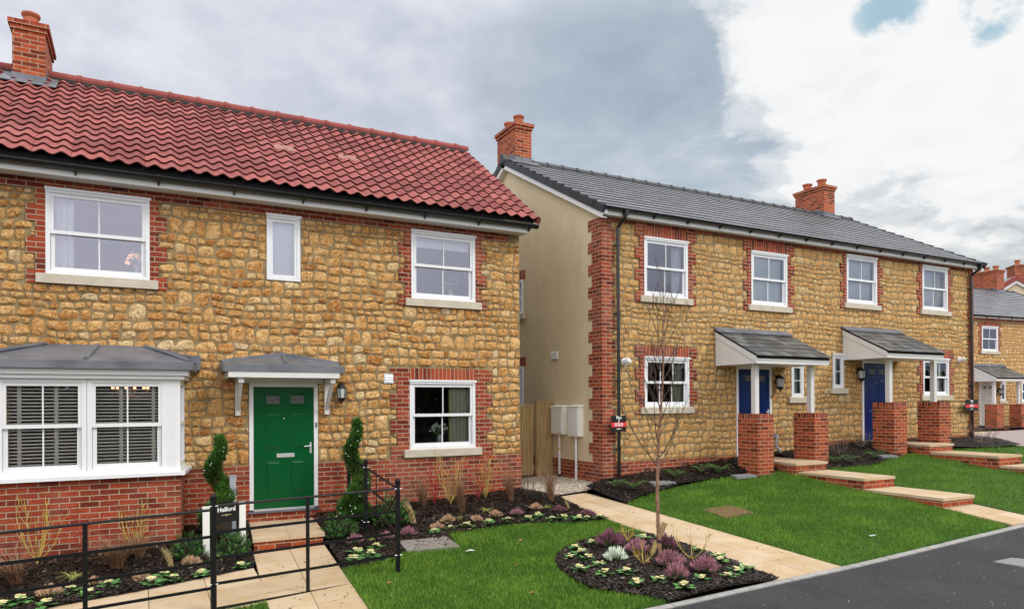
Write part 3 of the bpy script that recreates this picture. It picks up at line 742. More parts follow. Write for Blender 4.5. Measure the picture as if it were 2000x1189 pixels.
def interior(par, x0, x1, y0, y1, z0, z1, zmid, doors=()):
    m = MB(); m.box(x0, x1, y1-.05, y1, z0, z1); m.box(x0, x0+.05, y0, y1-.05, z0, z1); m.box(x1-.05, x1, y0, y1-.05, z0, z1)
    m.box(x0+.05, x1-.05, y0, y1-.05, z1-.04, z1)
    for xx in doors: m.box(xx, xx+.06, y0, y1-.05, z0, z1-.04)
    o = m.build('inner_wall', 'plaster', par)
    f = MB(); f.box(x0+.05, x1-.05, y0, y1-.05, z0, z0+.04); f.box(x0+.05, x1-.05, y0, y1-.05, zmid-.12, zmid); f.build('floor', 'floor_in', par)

# ------------------------------------------------------------------ house on the left
Y1 = 11.70; GX = 6.38
H1 = thing('house', 'stone house with red pantile roof, bay window and bright green front door', 'house', (0, Y1, -2.0))
blk = []
br = MB(); yb0, yb1 = Y1-.018, Y1+.03
winA, winB, winC, winD = (-1.13, .16, 1.82, 3.0), (1.81, 2.33, 1.96, 2.985), (4.22, 5.45, 1.82, 3.0), (4.18, 5.44, -.82, .37)
door1 = (1.54, 2.60, -1.73, .32); bayh = (-1.55, .50, -.95, .28)
holes = [winA, winB, winC, winD, door1, bayh]
for h in holes: blk.append(h)
br.box(-6, 6.14, yb0, yb1, 2.985, 3.13); blk.append((-6, 6.14, 2.985, 3.2))
for w in (winA, winC):
    jamb(br, blk, w[0], -1, 2.985, w[2]-.14, .115, .225, yb0, yb1); jamb(br, blk, w[1], 1, 2.985, w[2]-.14, .115, .225, yb0, yb1)
jamb(br, blk, winD[0], -1, .595, -.97, .34, .225, yb0, yb1); jamb(br, blk, winD[1], 1, .595, -.97, .34, .225, yb0, yb1)
# plinth with the door cut out
for a, b in ((-6, -1.6), (.55, 1.54), (2.60, GX)): br.box(a, b, yb0-.004, yb1, -2.4, -.98)
br.box(-6, -1.6, yb0, yb1, -.98, -.9); br.box(1.54, 2.60, yb0-.004, yb1, -2.4, -1.735)
br.box(GX-.001, GX+.004, Y1-.022, 17.4, -2.4, -.98)
blk.append((-6, GX, -2.4, -.975))
br.build('brickwork', 'brick', H1)
so = MB(); so.box(winD[0], winD[1], yb0-.001, yb1, .385, .595); blk.append((winD[0], winD[1], .37, .6)); so.build('lintel', 'soldier', H1)
mw = MB(); holes_wall(mw, -6, GX-.002, -2.4, 3.14, Y1+.006, Y1+.1, holes); mw.box(GX-.1, GX-.003, Y1+.1, 17.4, -2.4, 3.14); mw.box(-6, -5.9, Y1+.1, 17.4, -2.4, 3.14); mw.box(-5.9, GX-.1, 17.3, 17.4, -2.4, 3.14)
mw.prism([(Y1+.1, 3.14), (17.3, 3.14), (14.57, 5.5)], 'x', GX-.1, GX-.003); mw.build('wall', 'mortar', H1)
rubble('stonework', -6, GX, -.975, 2.985, Y1+.004, blk, H1, 'stone', 9, 7, 11)
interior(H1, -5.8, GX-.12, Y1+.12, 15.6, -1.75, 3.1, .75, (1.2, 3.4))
sash(H1, *winA, Y1-.012, glass='glass_up'); sash(H1, *winC, Y1-.012, glass='glass_up'); sash(H1, *winB, Y1-.012, bars=0, kind='c', sill=False, glass='glass_up'); sash(H1, *winD, Y1-.012)
door(H1, *door1, Y1-.008, 'green')
# roof
EY, EZ, RY, RZ = 11.26, 3.33, 14.57, 5.63
prof = lambda u: (.5+.5*math.cos(2*PI*u/.225))**1.25
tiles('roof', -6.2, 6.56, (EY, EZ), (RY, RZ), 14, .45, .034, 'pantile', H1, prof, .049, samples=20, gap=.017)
dk = MB(); dk.prism([(11.36, EZ+.05), (RY, RZ-.03), (17.85, EZ+.05), (17.85, EZ-.03), (RY, RZ-.14), (11.36, EZ-.03)], 'x', -6.2, 6.5); dk.build('roof_deck', 'dark_gap', H1)
bk = MB(); bk.hexa([(-6.2, RY, RZ), (6.5, RY, RZ), (6.5, 17.88, EZ), (-6.2, 17.88, EZ), (-6.2, RY, RZ+.04), (6.5, RY, RZ+.04), (6.5, 17.88, EZ+.04), (-6.2, 17.88, EZ+.04)]); bk.build('rear_roof', 'terracotta_ridge', H1)
vg = MB(); L1_ = np.array([RY-EY, RZ-EZ]); nvec = np.array([-L1_[1], L1_[0]])/np.linalg.norm(L1_)
for i in range(14):
    p = np.array([EY, EZ])+L1_*i/14; q_ = np.array([EY, EZ])+L1_*(i+1.1)/14; a = p+nvec*.055; b = q_+nvec*.03; c = q_-nvec*.05; d = p-nvec*.05
    vg.prism([tuple(a), tuple(b), tuple(c), tuple(d)], 'x', 6.50, 6.585)
vg.build('verge_tile', 'terracotta_ridge', H1)
ridge_tiles(H1, -6.2, 6.6, RY, RZ+.055, 'terracotta_ridge', .108, .48)
rk = MB(); rk.prism([(RY-.15, RZ-.06), (RY-.06, RZ+.09), (RY+.06, RZ+.09), (RY+.15, RZ-.06)], 'x', -6.2, 6.55); rk.build('dry_ridge', 'dark_gap', H1)
sl1 = (RZ-EZ)/(RY-EY)
for vx, vy in ((2.27, 12.80), (3.40, 12.83)):
    v_ = MB(); L_ = lambda x, y, h: (x, y, EZ+(y-EY)*sl1+h)
    for (xa, ya, xb, yb_) in ((-.16, -.05, .0, .0), (.0, .02, .17, .06), (-.13, .06, .02, .085), (.05, -.06, .18, -.03)):
        v_.hexa([L_(vx+xa, vy+ya, .05), L_(vx+xb, vy+ya, .05), L_(vx+xb, vy+yb_, .05), L_(vx+xa, vy+yb_, .05), L_(vx+xa, vy+ya, .096), L_(vx+xb, vy+ya, .092), L_(vx+xb, vy+yb_, .09), L_(vx+xa, vy+yb_, .094)])
    v_.build('vent_tile', 'pale_clay', H1)
f1 = plan_eave(H1, -6.2, 6.42, Y1, 11.38, 3.13, .15); gutter(H1, -6.2, 6.55, 11.312, 3.262, .068, step=1.02, first=.35)
chimney(H1, -1.82, -1.36, 14.12, 15.22, 5.1, 6.36, 2, 'brick_new', plane=(RY, RZ+.02, (RZ-EZ)/(RY-EY)))
vent(H1, 3.72, 3.88, .33, .49, Y1-.012)
lantern(H1, 2.97, Y1-.10, .155, Y1-.01, 1.12)
# canopy over the green door
cn = MB(); x0, x1, yf, zf = 1.12, 2.90, 11.17, .562
cn.add([(x0, yf, zf), (x1, yf, zf), (x1+.04, Y1-.03, .64), (2.04, Y1-.03, .755), (x0+.02, Y1-.03, .64), ((x0+x1)/2, yf, zf+.035), (x0, yf, zf-.0), (x1, yf, zf)], [(0, 5, 3, 4), (5, 1, 2, 3)])
cn.prism([(x0+.02, .58), (x1+.04, .58), (x1+.04, .675), (2.04, .805), (x0+.02, .675)], 'y', Y1-.032, Y1-.012)
cn.prism([(x0-.01, zf-.09), (x1+.01, zf-.09), (x1+.01, zf+.0), ((x0+x1)/2, zf+.037), (x0-.01, zf+.0)], 'y', yf-.014, yf+.006)
for xx in (x0-.012, x1-.002): cn.hexa([(xx, yf, zf-.09), (xx+.014, yf, zf-.09), (xx+.014, Y1-.02, zf-.09), (xx, Y1-.02, zf-.09), (xx, yf, zf), (xx+.014, yf, zf), (xx+.014, Y1-.02, .62), (xx, Y1-.02, .62)])
cn.tube([(2.04, Y1-.04, .755), ((x0+x1)/2, yf+.02, zf+.05)], .024, 8)
co = cn.build('door_canopy', 'lead', H1)
cf = MB(); cf.box(x0+.06, x1-.07, yf-.006, yf+.02, .388, zf-.082); cf.box(x0+.06, x0+.085, yf+.035, Y1-.02, .385, zf-.09); cf.box(x1-.095, x1-.07, yf+.035, Y1-.02, .385, zf-.09)
cf.box(x0+.085, x1-.095, yf+.035, Y1-.019, .392, .42); cf.box(1.46, 2.68, Y1-.05, Y1-.012, .315, .391); cf.build('canopy_fascia', 'off_white', co)
for xb in (1.33, 2.70):
    g = MB(); g.box(xb, xb+.075, Y1-.07, Y1-.015, -.19, .384); g.box(xb+.001, xb+.074, yf+.04, Y1-.071, .31, .3835)
    g.hexa([(xb+.012, Y1-.07, -.12), (xb+.063, Y1-.07, -.12), (xb+.063, Y1-.07, -.02), (xb+.012, Y1-.07, -.02), (xb+.012, yf+.08, .309), (xb+.063, yf+.08, .309), (xb+.063, yf+.15, .309), (xb+.012, yf+.15, .309)])
    g.build('canopy_bracket', 'off_white', co)
# door step
st = MB(); st.prism([(1.405, 10.24), (2.345, 10.24), (2.49, Y1-.03), (1.55, Y1-.03)], 'z', -2.35, -1.911); st.build('door_step', 'brick_new', H1)
sq = lambda u, v: (1.385+.98*u+.145*v, 10.205+1.49*v, -1.86)
q = [[sq(.5*c, a), sq(.5*c+.5, a), sq(.5*c+.5, b), sq(.5*c, b)] for c in range(2) for a, b in ((0, .42), (.42, 1))]
sl = MB()
for p in q:
    p = np.array(p); c = p.mean(0); p = c+(p-c)*.992; sl.hexa(list(p-np.array([0, 0, .05]))+list(p))
sl.build('step_slab', 'slab', H1)
# bay window
BX0, BX1, BY = -1.72, .52, 10.80
bw = MB(); bw.prism([(BX0, BY), (BX1, BY), (BX1+.10, Y1), (BX0-.10, Y1)], 'z', -2.45, -.985); bay = bw.build('bay_plinth', 'brick', H1)
bs = MB(); bs.prism([(BX0-.06, BY-.09), (BX1+.05, BY-.09), (BX1+.20, Y1-.02), (BX0-.2, Y1-.02)], 'z', -.983, -.935); bs.prism([(BX0-.02, BY-.035), (BX1+.0, BY-.035), (BX1+.12, Y1-.02), (BX0-.12, Y1-.02)], 'z', -.9345, -.90)
bs.prism([(BX0-.04, BY-.06), (BX1+.045, BY-.06), (BX1+.165, Y1-.02), (BX0-.16, Y1-.02)], 'z', .335, .385)
bs.prism([(BX0-.09, BY-.10), (BX1+.095, BY-.10), (BX1+.19, Y1-.02), (BX0-.19, Y1-.02)], 'z', .386, .462)
# corner posts and side frames
for xa, xb in ((.345, .52), (-1.72, -1.56)):
    bs.box(xa, xb-.001, BY, BY+.06, -.90, .335)
    for k in range(4): bs.box(xa+.02+.028*k, xa+.028+.028*k, BY-.004, BY, -.90, .335)
for sg, xc in ((1, BX1), (-1, BX0)):
    def sd(t, o=0): return (xc+sg*(.10*t)-sg*o, BY+.06+(Y1-.08-BY)*t)
    def sbox(t0, t1, z0, z1, w=.06):
        a = sd(t0); b = sd(t1); c = sd(t1, w); d = sd(t0, w); bs.prism([a, b, c, d], 'z', z0, z1)
    sbox(0, .12, -.90, .335); sbox(.9, 1, -.90, .335); sbox(.12, .9, -.90, -.82); sbox(.12, .9, .26, .335); sbox(.12, .9, -.31, -.25)
bf = bs.build('bay_frame', 'white', bay)
sg_ = MB(); a = (BX1+.01, BY+.12); b = (BX1+.08, Y1-.1); sg_.add([(a[0]-.02, a[1], -.82), (b[0]-.02, b[1], -.82), (b[0]-.02, b[1], .27), (a[0]-.02, a[1], .27)], [(0, 1, 2, 3)]); sg_.build('side_pane', 'glass', bf)
for (xa, xb) in ((-1.56, -.595), (-.59, .345)):
    sash(bay, xa, xb, -.90, .335, BY+.005, head=False, sill=False)
rf = MB()
fp = [(BX0-.15, BY-.16), (BX1+.14, BY-.16), (BX1+.27, Y1-.0), (BX0-.27, Y1-.0)]
P_ = lambda p, z: (p[0], p[1], z)
apx = [(-1.12, Y1-.02), (.10, Y1-.02)]
lowz = .56
v = [P_(fp[0], lowz), P_(fp[1], lowz), P_(fp[2], lowz+.05), P_(fp[3], lowz+.05), P_(apx[0], .83), P_(apx[1], .83)]
rf.add(v, [(0, 1, 5, 4), (1, 2, 5), (3, 0, 4)])
rf.prism([(fp[0][0]-.01, fp[0][1]-.012), (fp[1][0]+.01, fp[1][1]-.012), (fp[2][0]+.01, fp[2][1]-.02), (fp[3][0]-.01, fp[3][1]-.02)], 'z', .462, lowz+.002)
rf.prism([(-1.98, .60), (-1.2, .84), (.18, .84), (.84, .68), (.84, .60)], 'y', Y1-.045, Y1-.012)
rf.box(.70, .84, Y1-.10, Y1-.012, .50, .72)
for p0, p1 in (((-.50, Y1-.05, .84), (-.60, BY-.10, lowz+.03)), ((.10, Y1-.05, .84), (fp[1][0]-.02, BY-.12, lowz+.02)), ((-1.12, Y1-.05, .84), (fp[0][0]+.02, BY-.12, lowz+.02))): rf.tube([p0, tuple((np.array(p0)+p1)/2+np.array([0, 0, .012])), p1], .026, 8)
rf.build('bay_roof', 'lead', bay)

# ------------------------------------------------------------------ porch of the far houses
def porch(par, xo, Y, zo, px, right=True, dcol='blue', dx=(.62, 1.72)):
    """xo: left edge of the canopy, Y: facade, zo: height offset, px: (x0,x1) of the two piers"""
    yf = Y-1.17; w = 2.18
    for a, b in px:
        p = MB(); p.box(a, b, Y-1.14, Y-.60, zo-1.75, zo-.375); o = p.build('porch_pier', 'brick_new', par)
        s = MB(); s.box(a+.0005, b-.0005, Y-1.1395, Y-.6005, zo-.3745, zo-.275); s.build('pier_cap', 'soldier', o)
    for xx in (px[0][0]+.16, px[1][0]+.16):
        p = MB(); p.box(xx, xx+.11, Y-.93, Y-.82, zo-.27, zo+.76); p.build('porch_post', 'off_white', par)
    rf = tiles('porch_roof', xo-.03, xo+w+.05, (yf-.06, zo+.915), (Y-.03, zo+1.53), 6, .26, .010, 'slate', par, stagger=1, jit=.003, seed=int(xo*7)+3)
    d = MB(); d.prism([(yf-.02, zo+.90), (Y-.02, zo+1.50), (Y-.02, zo+1.46), (yf-.02, zo+.86)], 'x', xo, xo+w); d.build('roof_deck', 'dark_gap', rf)
    fl = MB(); fl.prism([(Y-.17, zo+1.475), (Y-.02, zo+1.55), (Y-.012, zo+1.60), (Y-.03, zo+1.60), (Y-.18, zo+1.49)], 'x', xo-.05, xo+w+.04); fl.build('flashing', 'lead', rf)
    s = MB(); s.box(xo, xo+w, yf, yf+.025, zo+.76, zo+.875)
    s.box(xo-.01, xo+w+.01, yf-.015, yf+.0, zo+.835, zo+.885)
    s.prism([(yf+.026, zo+.762), (Y-.015, zo+.762), (Y-.015, zo+1.47), (yf+.026, zo+.86)], 'x', xo, xo+.025)
    s.prism([(yf+.026, zo+.762), (Y-.015, zo+.762), (Y-.015, zo+1.47), (yf+.026, zo+.86)], 'x', xo+w-.025, xo+w)
    s.prism([(yf-.0, zo+.79), (yf-.0, zo+.905), (Y-.016, zo+1.50), (Y-.016, zo+1.385)], 'x', xo-.018, xo-.001)
    s.prism([(yf-.0, zo+.79), (yf-.0, zo+.905), (Y-.016, zo+1.50), (Y-.016, zo+1.385)], 'x', xo+w+.001, xo+w+.018)
    s.box(xo+.026, xo+w-.026, yf+.026, Y-.016, zo+.763, zo+.785); s.build('canopy_fascia', 'off_white', rf)
    door(par, xo+dx[0], xo+dx[1], zo-1.29, zo+.77, Y-.01, dcol)
def porch_slab(par, x0, x1, y0, y1, z):
    m = MB(); m.box(x0+.02, x1-.02, y0+.03, y1, z-.3, z-.052); o = m.build('porch_step', 'brick_new', par)
    s = MB()
    for c in range(2):
        for r in range(3):
            a, b = x0+(x1-x0)*c/2+.003, x0+(x1-x0)*(c+1)/2-.003; e, f = y0+(y1-y0)*r/3+.003, y0+(y1-y0)*(r+1)/3-.003; s.box(a, b, e, f, z-.05, z)
    s.build('step_slab', 'slab', o)

# ------------------------------------------------------------------ the pair of houses on the right
Y2 = 11.51; X2, X3 = 8.13, 20.86
H2 = thing('house', 'pair of joined stone houses with grey roof and two blue front doors', 'house', (X2, Y2, -1.9))
blk = []; br = MB(); ya, yb = Y2-.018, Y2+.03
w1, w2, w3, w4 = (9.18, 10.35, 2.17, 3.36), (12.21, 13.37, 2.17, 3.36), (15.46, 16.63, 2.41, 3.585), (18.52, 19.66, 2.42, 3.585)
l1, l4, s1, s2 = (9.17, 10.37, -.12, .90), (18.53, 19.69, .12, 1.10), (13.49, 13.90, .08, .86), (14.94, 15.33, .30, 1.12)
d2, d3 = (11.74, 12.84, -1.29, .77), (16.03, 17.13, -1.07, .99)
holes = [w1, w2, w3, w4, l1, l4, s1, s2, d2, d3]; blk += holes
br.box(X2+.2, X3-.2, ya, yb, 3.60, 3.67); blk.append((X2, X3, 3.598, 3.7))
so = MB()
for w in (w1, w2):
    one(lambda m: m.box(w[0], w[1], ya-.001, yb, 3.385, 3.599)).build('lintel', 'soldier', H2); blk.append((w[0], w[1], 3.36, 3.6))
    for s_, xe in ((-1, w[0]), (1, w[1])): jamb(br, blk, xe, s_, 3.599, w[2]-.14, .225, .115, ya, yb)
for w in (w3, w4):
    for s_, xe in ((-1, w[0]), (1, w[1])): jamb(br, blk, xe, s_, 3.599, w[2]-.14, .115, .225, ya, yb)
for w in (l1, l4):
    one(lambda m: m.box(w[0], w[1], ya-.001, yb, w[3]+.022, w[3]+.235)).build('lintel', 'soldier', H2); blk.append((w[0], w[1], w[3], w[3]+.24))
    for s_, xe in ((-1, w[0]), (1, w[1])): jamb(br, blk, xe, s_, w[3]+.235, w[2]-.14, .225, .115, ya, yb)
# quoins
z = 3.66; k = 0
while z > -1.23:
    zb = max(z-.225, -1.23); wf, ws = ((.34, .34), (.225, .45))[k % 2] if False else ((.225, .33), (.34, .225))[k % 2]
    ws = (.46, .33)[k % 2]; wf = (.225, .30)[k % 2]
    br.box(X2-.014, X2+wf, Y2-.019, Y2+ws, zb, z); blk.append((X2-.02, X2+wf+.004, zb, z))
    br.box(X3-wf*.8, X3+.014, Y2-.019, Y2+ws, zb, z); blk.append((X3-wf*.8-.004, X3+.02, zb, z)); z = zb; k += 1
br.box(X2-.016, 11.74, Y2-.024, Y2+.03, -2.1, -1.231); br.box(12.84, 14.5, Y2-.024, Y2+.03, -2.1, -1.231); br.box(14.5, 16.03, Y2-.024, Y2+.03, -2.1, -1.01); br.box(17.13, X3+.016, Y2-.024, Y2+.03, -2.1, -1.01)
br.box(11.74, 12.84, Y2-.024, Y2+.03, -2.1, -1.292); br.box(16.03, 17.13, Y2-.024, Y2+.03, -2.1, -1.072)
br.box(X2-.016, X2+.05, Y2+.0301, 19.4, -2.3, -1.231)
blk += [(X2, 14.5, -2.2, -1.228), (14.5, X3, -2.2, -1.006)]
# soldier heads on the gable
br.build('brickwork', 'brick', H2)
mw = MB(); holes_wall(mw, X2+.004, X3, -2.1, 3.70, Y2+.006, Y2+.1, holes); mw.build('wall', 'mortar', H2)
rubble('stonework', X2, X3, -1.23, 3.60, Y2+.004, blk, H2, 'stone_plot', 7, 6, 23, relief=.018, hs=(.17, .32))
RY2, RZ2, EY2, EZ2 = 15.45, 5.97, 11.22, 3.76; SL2 = (RZ2-EZ2)/(RY2-EY2)
gw = MB(); gz = lambda y: RZ2-.13-abs(RY2-y)*SL2
gh = [(14.72, 15.7, 2.10, 2.92), (14.72, 15.7, -.10, .85)]
def yz_wall(mb, X, y0, y1, z0, z1, holes):
    ys = sorted({y0, y1}|{v for h in holes for v in h[:2]}); zs = sorted({z0, z1}|{v for h in holes for v in h[2:]})
    for a, b in zip(ys, ys[1:]):
        for c, d in zip(zs, zs[1:]):
            if any(h[0] < (a+b)/2 < h[1] and h[2] < (c+d)/2 < h[3] for h in holes): continue
            mb.box(X, X+.1, a, b, c, d)
yz_wall(gw, X2-.006, Y2+.031, 19.4, -1.2305, 3.70, gh); gw.prism([(Y2+.031, 3.7), (19.4, 3.7), (19.4, gz(19.4)), (RY2, gz(RY2)), (Y2+.031, gz(Y2+.03))], 'x', X2-.006, X2+.094)
gw.build('gable_wall', 'render', H2)
g2 = MB(); g2.prism([(Y2+.1, -2.1), (19.4, -2.1), (19.4, gz(19.4)), (RY2, gz(RY2)), (Y2+.1, gz(Y2+.03))], 'x', X3-.1, X3-.001); g2.box(X2+.1, X3-.1, 19.3, 19.4, -2.1, 3.9); g2.build('rear_wall', 'brick', H2)
for h in gh: one(lambda m: m.box(X2-.02, X2-.0065, h[0]-.1, h[1]+.1, h[3]+.001, h[3]+.215)).build('lintel', 'soldier', H2)
for h in gh: gable_window(H2, X2-.006, *h)
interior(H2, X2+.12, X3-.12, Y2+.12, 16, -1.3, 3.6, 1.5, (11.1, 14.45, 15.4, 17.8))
for w, g_ in ((w1, 'glass_up'), (w2, 'glass_up'), (w3, 'glass_up'), (w4, 'glass_up')): sash(H2, *w, Y2-.012, glass=g_)
sash(H2, *l1, Y2-.012, bars=2); sash(H2, *l4, Y2-.012, bars=2); sash(H2, *s1, Y2-.012, bars=1, kind='c'); sash(H2, *s2, Y2-.012, bars=1, kind='c')
porch(H2, 11.12, Y2, 0, ((11.17, 11.63), (12.86, 13.31))); porch(H2, 15.30, Y2, .22, ((15.58, 16.07), (17.34, 17.83)), dx=(.73, 1.83))
porch_slab(H2, 11.88, 12.84, 10.02, Y2-.03, -1.285); porch_slab(H2, 16.35, 17.32, 10.0, Y2-.03, -1.05)
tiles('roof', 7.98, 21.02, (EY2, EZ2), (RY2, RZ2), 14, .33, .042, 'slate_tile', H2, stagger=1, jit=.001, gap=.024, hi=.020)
dk = MB(); dk.prism([(11.33, EZ2+.03), (RY2, RZ2-.02), (19.7, EZ2+.0), (19.7, EZ2-.1), (RY2, RZ2-.12), (11.33, EZ2-.06)], 'x', 8.03, 20.98); dk.build('roof_deck', 'dark_gap', H2)
bk = MB(); bk.hexa([(8, RY2, RZ2-.019), (21, RY2, RZ2-.019), (21, 19.75, EZ2-.019), (8, 19.75, EZ2-.019), (8, RY2, RZ2+.02), (21, RY2, RZ2+.02), (21, 19.75, EZ2+.02), (8, 19.75, EZ2+.02)]); bk.build('rear_roof', 'slate_tile', H2)
vg = MB(); Lv = np.array([RY2-EY2, RZ2-EZ2]); nv = np.array([-Lv[1], Lv[0]])/np.linalg.norm(Lv); e_ = np.array([EY2, EZ2])
for xa, xb in ((7.955, 8.03), (20.98, 21.04)):
    vg = MB()
    for i in range(14):
        p = e_+Lv*i/14; q_ = e_+Lv*(i+1.0)/14
        vg.prism([tuple(p+nv*.062), tuple(q_+nv*.035), tuple(q_-nv*.10), tuple(p-nv*.10)], 'x', xa-(.004 if i % 2 else 0), xb)
    for i in range(14):
        m0 = np.array([2*RY2-EY2, EZ2]); Lb = np.array([EY2-RY2, RZ2-EZ2]); nb = np.array([Lv[1], Lv[0]])/np.linalg.norm(Lv)
        p = m0+Lb*i/14; q_ = m0+Lb*(i+1)/14; vg.prism([tuple(p+nb*.06), tuple(q_+nb*.035), tuple(q_-nb*.10), tuple(p-nb*.10)], 'x', xa, xb)
    vg.build('verge_tile', 'verge', H2)
bb = MB()
for s_ in (1, -1):
    Y_ = lambda y: y if s_ > 0 else 2*RY2-y
    a, b, c, d = e_+nv*-.10, e_+Lv-nv*.10, e_+Lv-nv*.20, e_-nv*.20
    poly = [(Y_(p[0]), p[1]) for p in (a, b, c, d)]
    bb.prism(poly, 'x', 7.985, 8.005); poly2 = [(Y_(p[0]), p[1]) for p in (e_-nv*.185, e_+Lv-nv*.185, e_+Lv-nv*.198, e_-nv*.198)]; bb.prism(poly2, 'x', 8.005, X2-.007)
bb.prism([(11.27, 3.67), (11.51, 3.67), (11.51, 3.80), (11.27, 3.82)], 'x', 7.984, X2-.02)
bb.build('barge_board', 'white', H2)
ridge_tiles(H2, 8.75, 21.0, RY2, RZ2-.0, 'verge', .11, .45)
rb = MB(); rb.prism([(RY2-.16, RZ2-.10), (RY2-.08, RZ2+.12), (RY2+.08, RZ2+.12), (RY2+.16, RZ2-.1)], 'x', 7.93, 8.03); rb.build('ridge_end', 'verge', H2)
plan_eave(H2, X2-.02, 20.98, Y2, 11.31, 3.67, .15); gutter(H2, 8.02, 21.02, 11.245, 3.80, .058, step=.9, first=1.25)
chimney(H2, 8.20, 8.64, 15.2, 16.2, 5.5, 6.86, 2, 'brick_new', plane=(RY2, RZ2+.03, SL2))
chimney(H2, 19.36, 19.88, 15.2, 16.3, 5.5, 6.88, 2, 'brick_new', plane=(RY2, RZ2+.03, SL2), pot_r=.135)
downpipe(H2, 8.47, 11.245, 3.80, 11.43, -1.75, dx=.06); downpipe(H2, 20.66, 11.245, 3.80, 11.43, -1.45, .036, dx=.1)
flue(H2, 8.67, .79, Y2-.01); flue(H2, 20.18, 1.10, Y2-.01)
lantern(H2, 12.99, Y2-.12, .40, Y2-.01, 1.25); lantern(H2, 15.85, Y2-.12, .63, Y2-.01, 1.25)
m = MB(); m.box(X2-.03, X2-.007, 13.16, 13.44, .93, 1.10)
for i in range(3): m.box(X2-.04, X2-.03, 13.18, 13.42, .95+.05*i, .98+.05*i)
m.build('vent', 'white', H2)
# meter boxes on the gable
for (a, b, z0, z1, zb, yel) in ((12.80, 13.27, -.70, -.11, -1.76, True), (12.18, 12.58, -.72, -.10, -1.80, False)):
    m = MB(); m.box(X2-.13, X2-.008, a, b, z0, z1); m.hexa([(X2-.15, a-.02, z1), (X2-.008, a-.02, z1), (X2-.008, b+.02, z1), (X2-.15, b+.02, z1), (X2-.13, a, z1+.015), (X2-.008, a, z1+.03), (X2-.008, b, z1+.03), (X2-.13, b, z1+.015)])
    o = m.build('meter_box', 'meter', H2); dd = MB(); dd.box(X2-.142, X2-.131, a+.03, b-.03, z0+.035, z1-.04); dd.build('meter_door', 'white', o)
    p = MB(); ym = a+(b-a)*.5; p.tube([(X2-.06, ym, z0-.001), (X2-.06, ym, zb)], .026, 9)
    po = p.build('meter_pipe', 'white', o)
    if yel:
        k = MB(); k.tube([(X2-.06, ym, -1.0), (X2-.06, ym, -1.035)], .028, 9); k.build('pipe_band', 'pipe_yellow', o); k = MB(); k.tube([(X2-.06, ym, -1.56), (X2-.06, ym, -1.8)], .031, 9); k.build('pipe_boot', 'black_plastic', o)
pl_ = M['render'].node_tree; b_ = [n for n in pl_.nodes if n.type == 'BSDF_PRINCIPLED'][0]; mp_ = pl_.nodes.new('ShaderNodeMapping'); pl_.links.new(pos(pl_), mp_.inputs[0]); mp_.inputs['Scale'].default_value = (1, 1.5, .4)
s_ = noise(pl_, mp_.outputs[0], 1.6, 5, .65); src = b_.inputs['Base Color'].links[0].from_socket; pl_.links.new(mixc(pl_, 1., src, ramp(pl_, s_, [(.3, (.90, .895, .88)), (.55, (1, 1, 1)), (.8, (1.04, 1.04, 1.04))]), 'MULTIPLY'), b_.inputs['Base Color'])
# small boiler condensate pipe in the porch
m = MB(); m.tube([(12.93, Y2-.06, -.78), (12.93, Y2-.06, -1.05), (12.99, Y2-.10, -1.14), (12.99, Y2-.10, -1.22)], [.028, .028, .042, .042], 8); m.box(12.895, 12.965, Y2-.09, Y2-.01, -.83, -.77); m.build('waste_pipe', 'pipe_grey', H2)

# ------------------------------------------------------------------ house at the far right, turned a little towards us
H3 = thing('house', 'distant stone house with grey roof, partly hidden behind the pair of houses', 'house', (0, 0, 0))
blk = []; br = MB(); v1, v2, v3, dd = (-.53, .61, 2.26, 3.40), (.76, 1.13, -.06, .80), (2.3, 3.4, -.1, .85), (-.72, .38, -1.34, .72)
holes = [v1, v2, v3, dd, (3.6, 4.8, 2.26, 3.4)]; blk += holes
jamb(br, blk, v1[0], -1, 3.62, 2.12, .225, .115, -.018, .03); jamb(br, blk, v1[1], 1, 3.62, 2.12, .225, .115, -.018, .03)
br.box(-1.8, 8, -.018, .03, 3.70, 3.78); br.box(-1.8, 8, -.02, .03, -2.0, -1.34); blk += [(-1.8, 8, 3.6, 4), (v1[0], v1[1], 3.4, 3.63)]
br.build('brickwork', 'brick', H3); so = MB(); so.box(v1[0], v1[1], -.019, .03, 3.42, 3.63); so.build('lintel', 'soldier', H3)
mw = MB(); holes_wall(mw, -1.8, 8, -2, 3.8, .006, .1, holes); mw.box(7.9, 8, .1, 7.9, -2, 3.8); mw.box(-1.8, -1.7, .1, 7.9, -2, 3.8); mw.prism([(.1, 3.8), (7.9, 3.8), (4, 5.9)], 'x', 7.9, 8); mw.build('wall', 'mortar', H3)
rubble('stonework', -1.8, 8, -1.34, 3.70, .004, blk, H3, 'stone_plot', 5, 4, 31, hs=(.2, .36))
sash(H3, *v1, -.012, glass='glass_up'); sash(H3, *v2, -.012, kind='c'); sash(H3, *v3, -.012, bars=2); sash(H3, 3.6, 4.8, 2.26, 3.4, -.012, glass='glass_up')
porch(H3, -1.30, 0, .06, ((-1.25, -.79), (.44, .90)), dcol='cream_door', dx=(.58, 1.68))
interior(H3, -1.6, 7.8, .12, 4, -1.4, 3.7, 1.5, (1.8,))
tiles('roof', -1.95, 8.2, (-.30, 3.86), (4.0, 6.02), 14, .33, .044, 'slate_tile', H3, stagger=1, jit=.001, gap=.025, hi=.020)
dk = MB(); dk.prism([(-.18, 3.88), (4, 6.0), (8.2, 3.85), (8.2, 3.75), (4, 5.9), (-.18, 3.78)], 'x', -1.9, 8.15); dk.build('roof_deck', 'dark_gap', H3)
vg = MB(); vg.prism([(-.30, 3.93), (4, 6.09), (4, 5.94), (-.3, 3.76)], 'x', 8.16, 8.24); vg.build('verge_tile', 'verge', H3)
ridge_tiles(H3, -1.9, 8.2, 4.0, 6.0, 'verge')
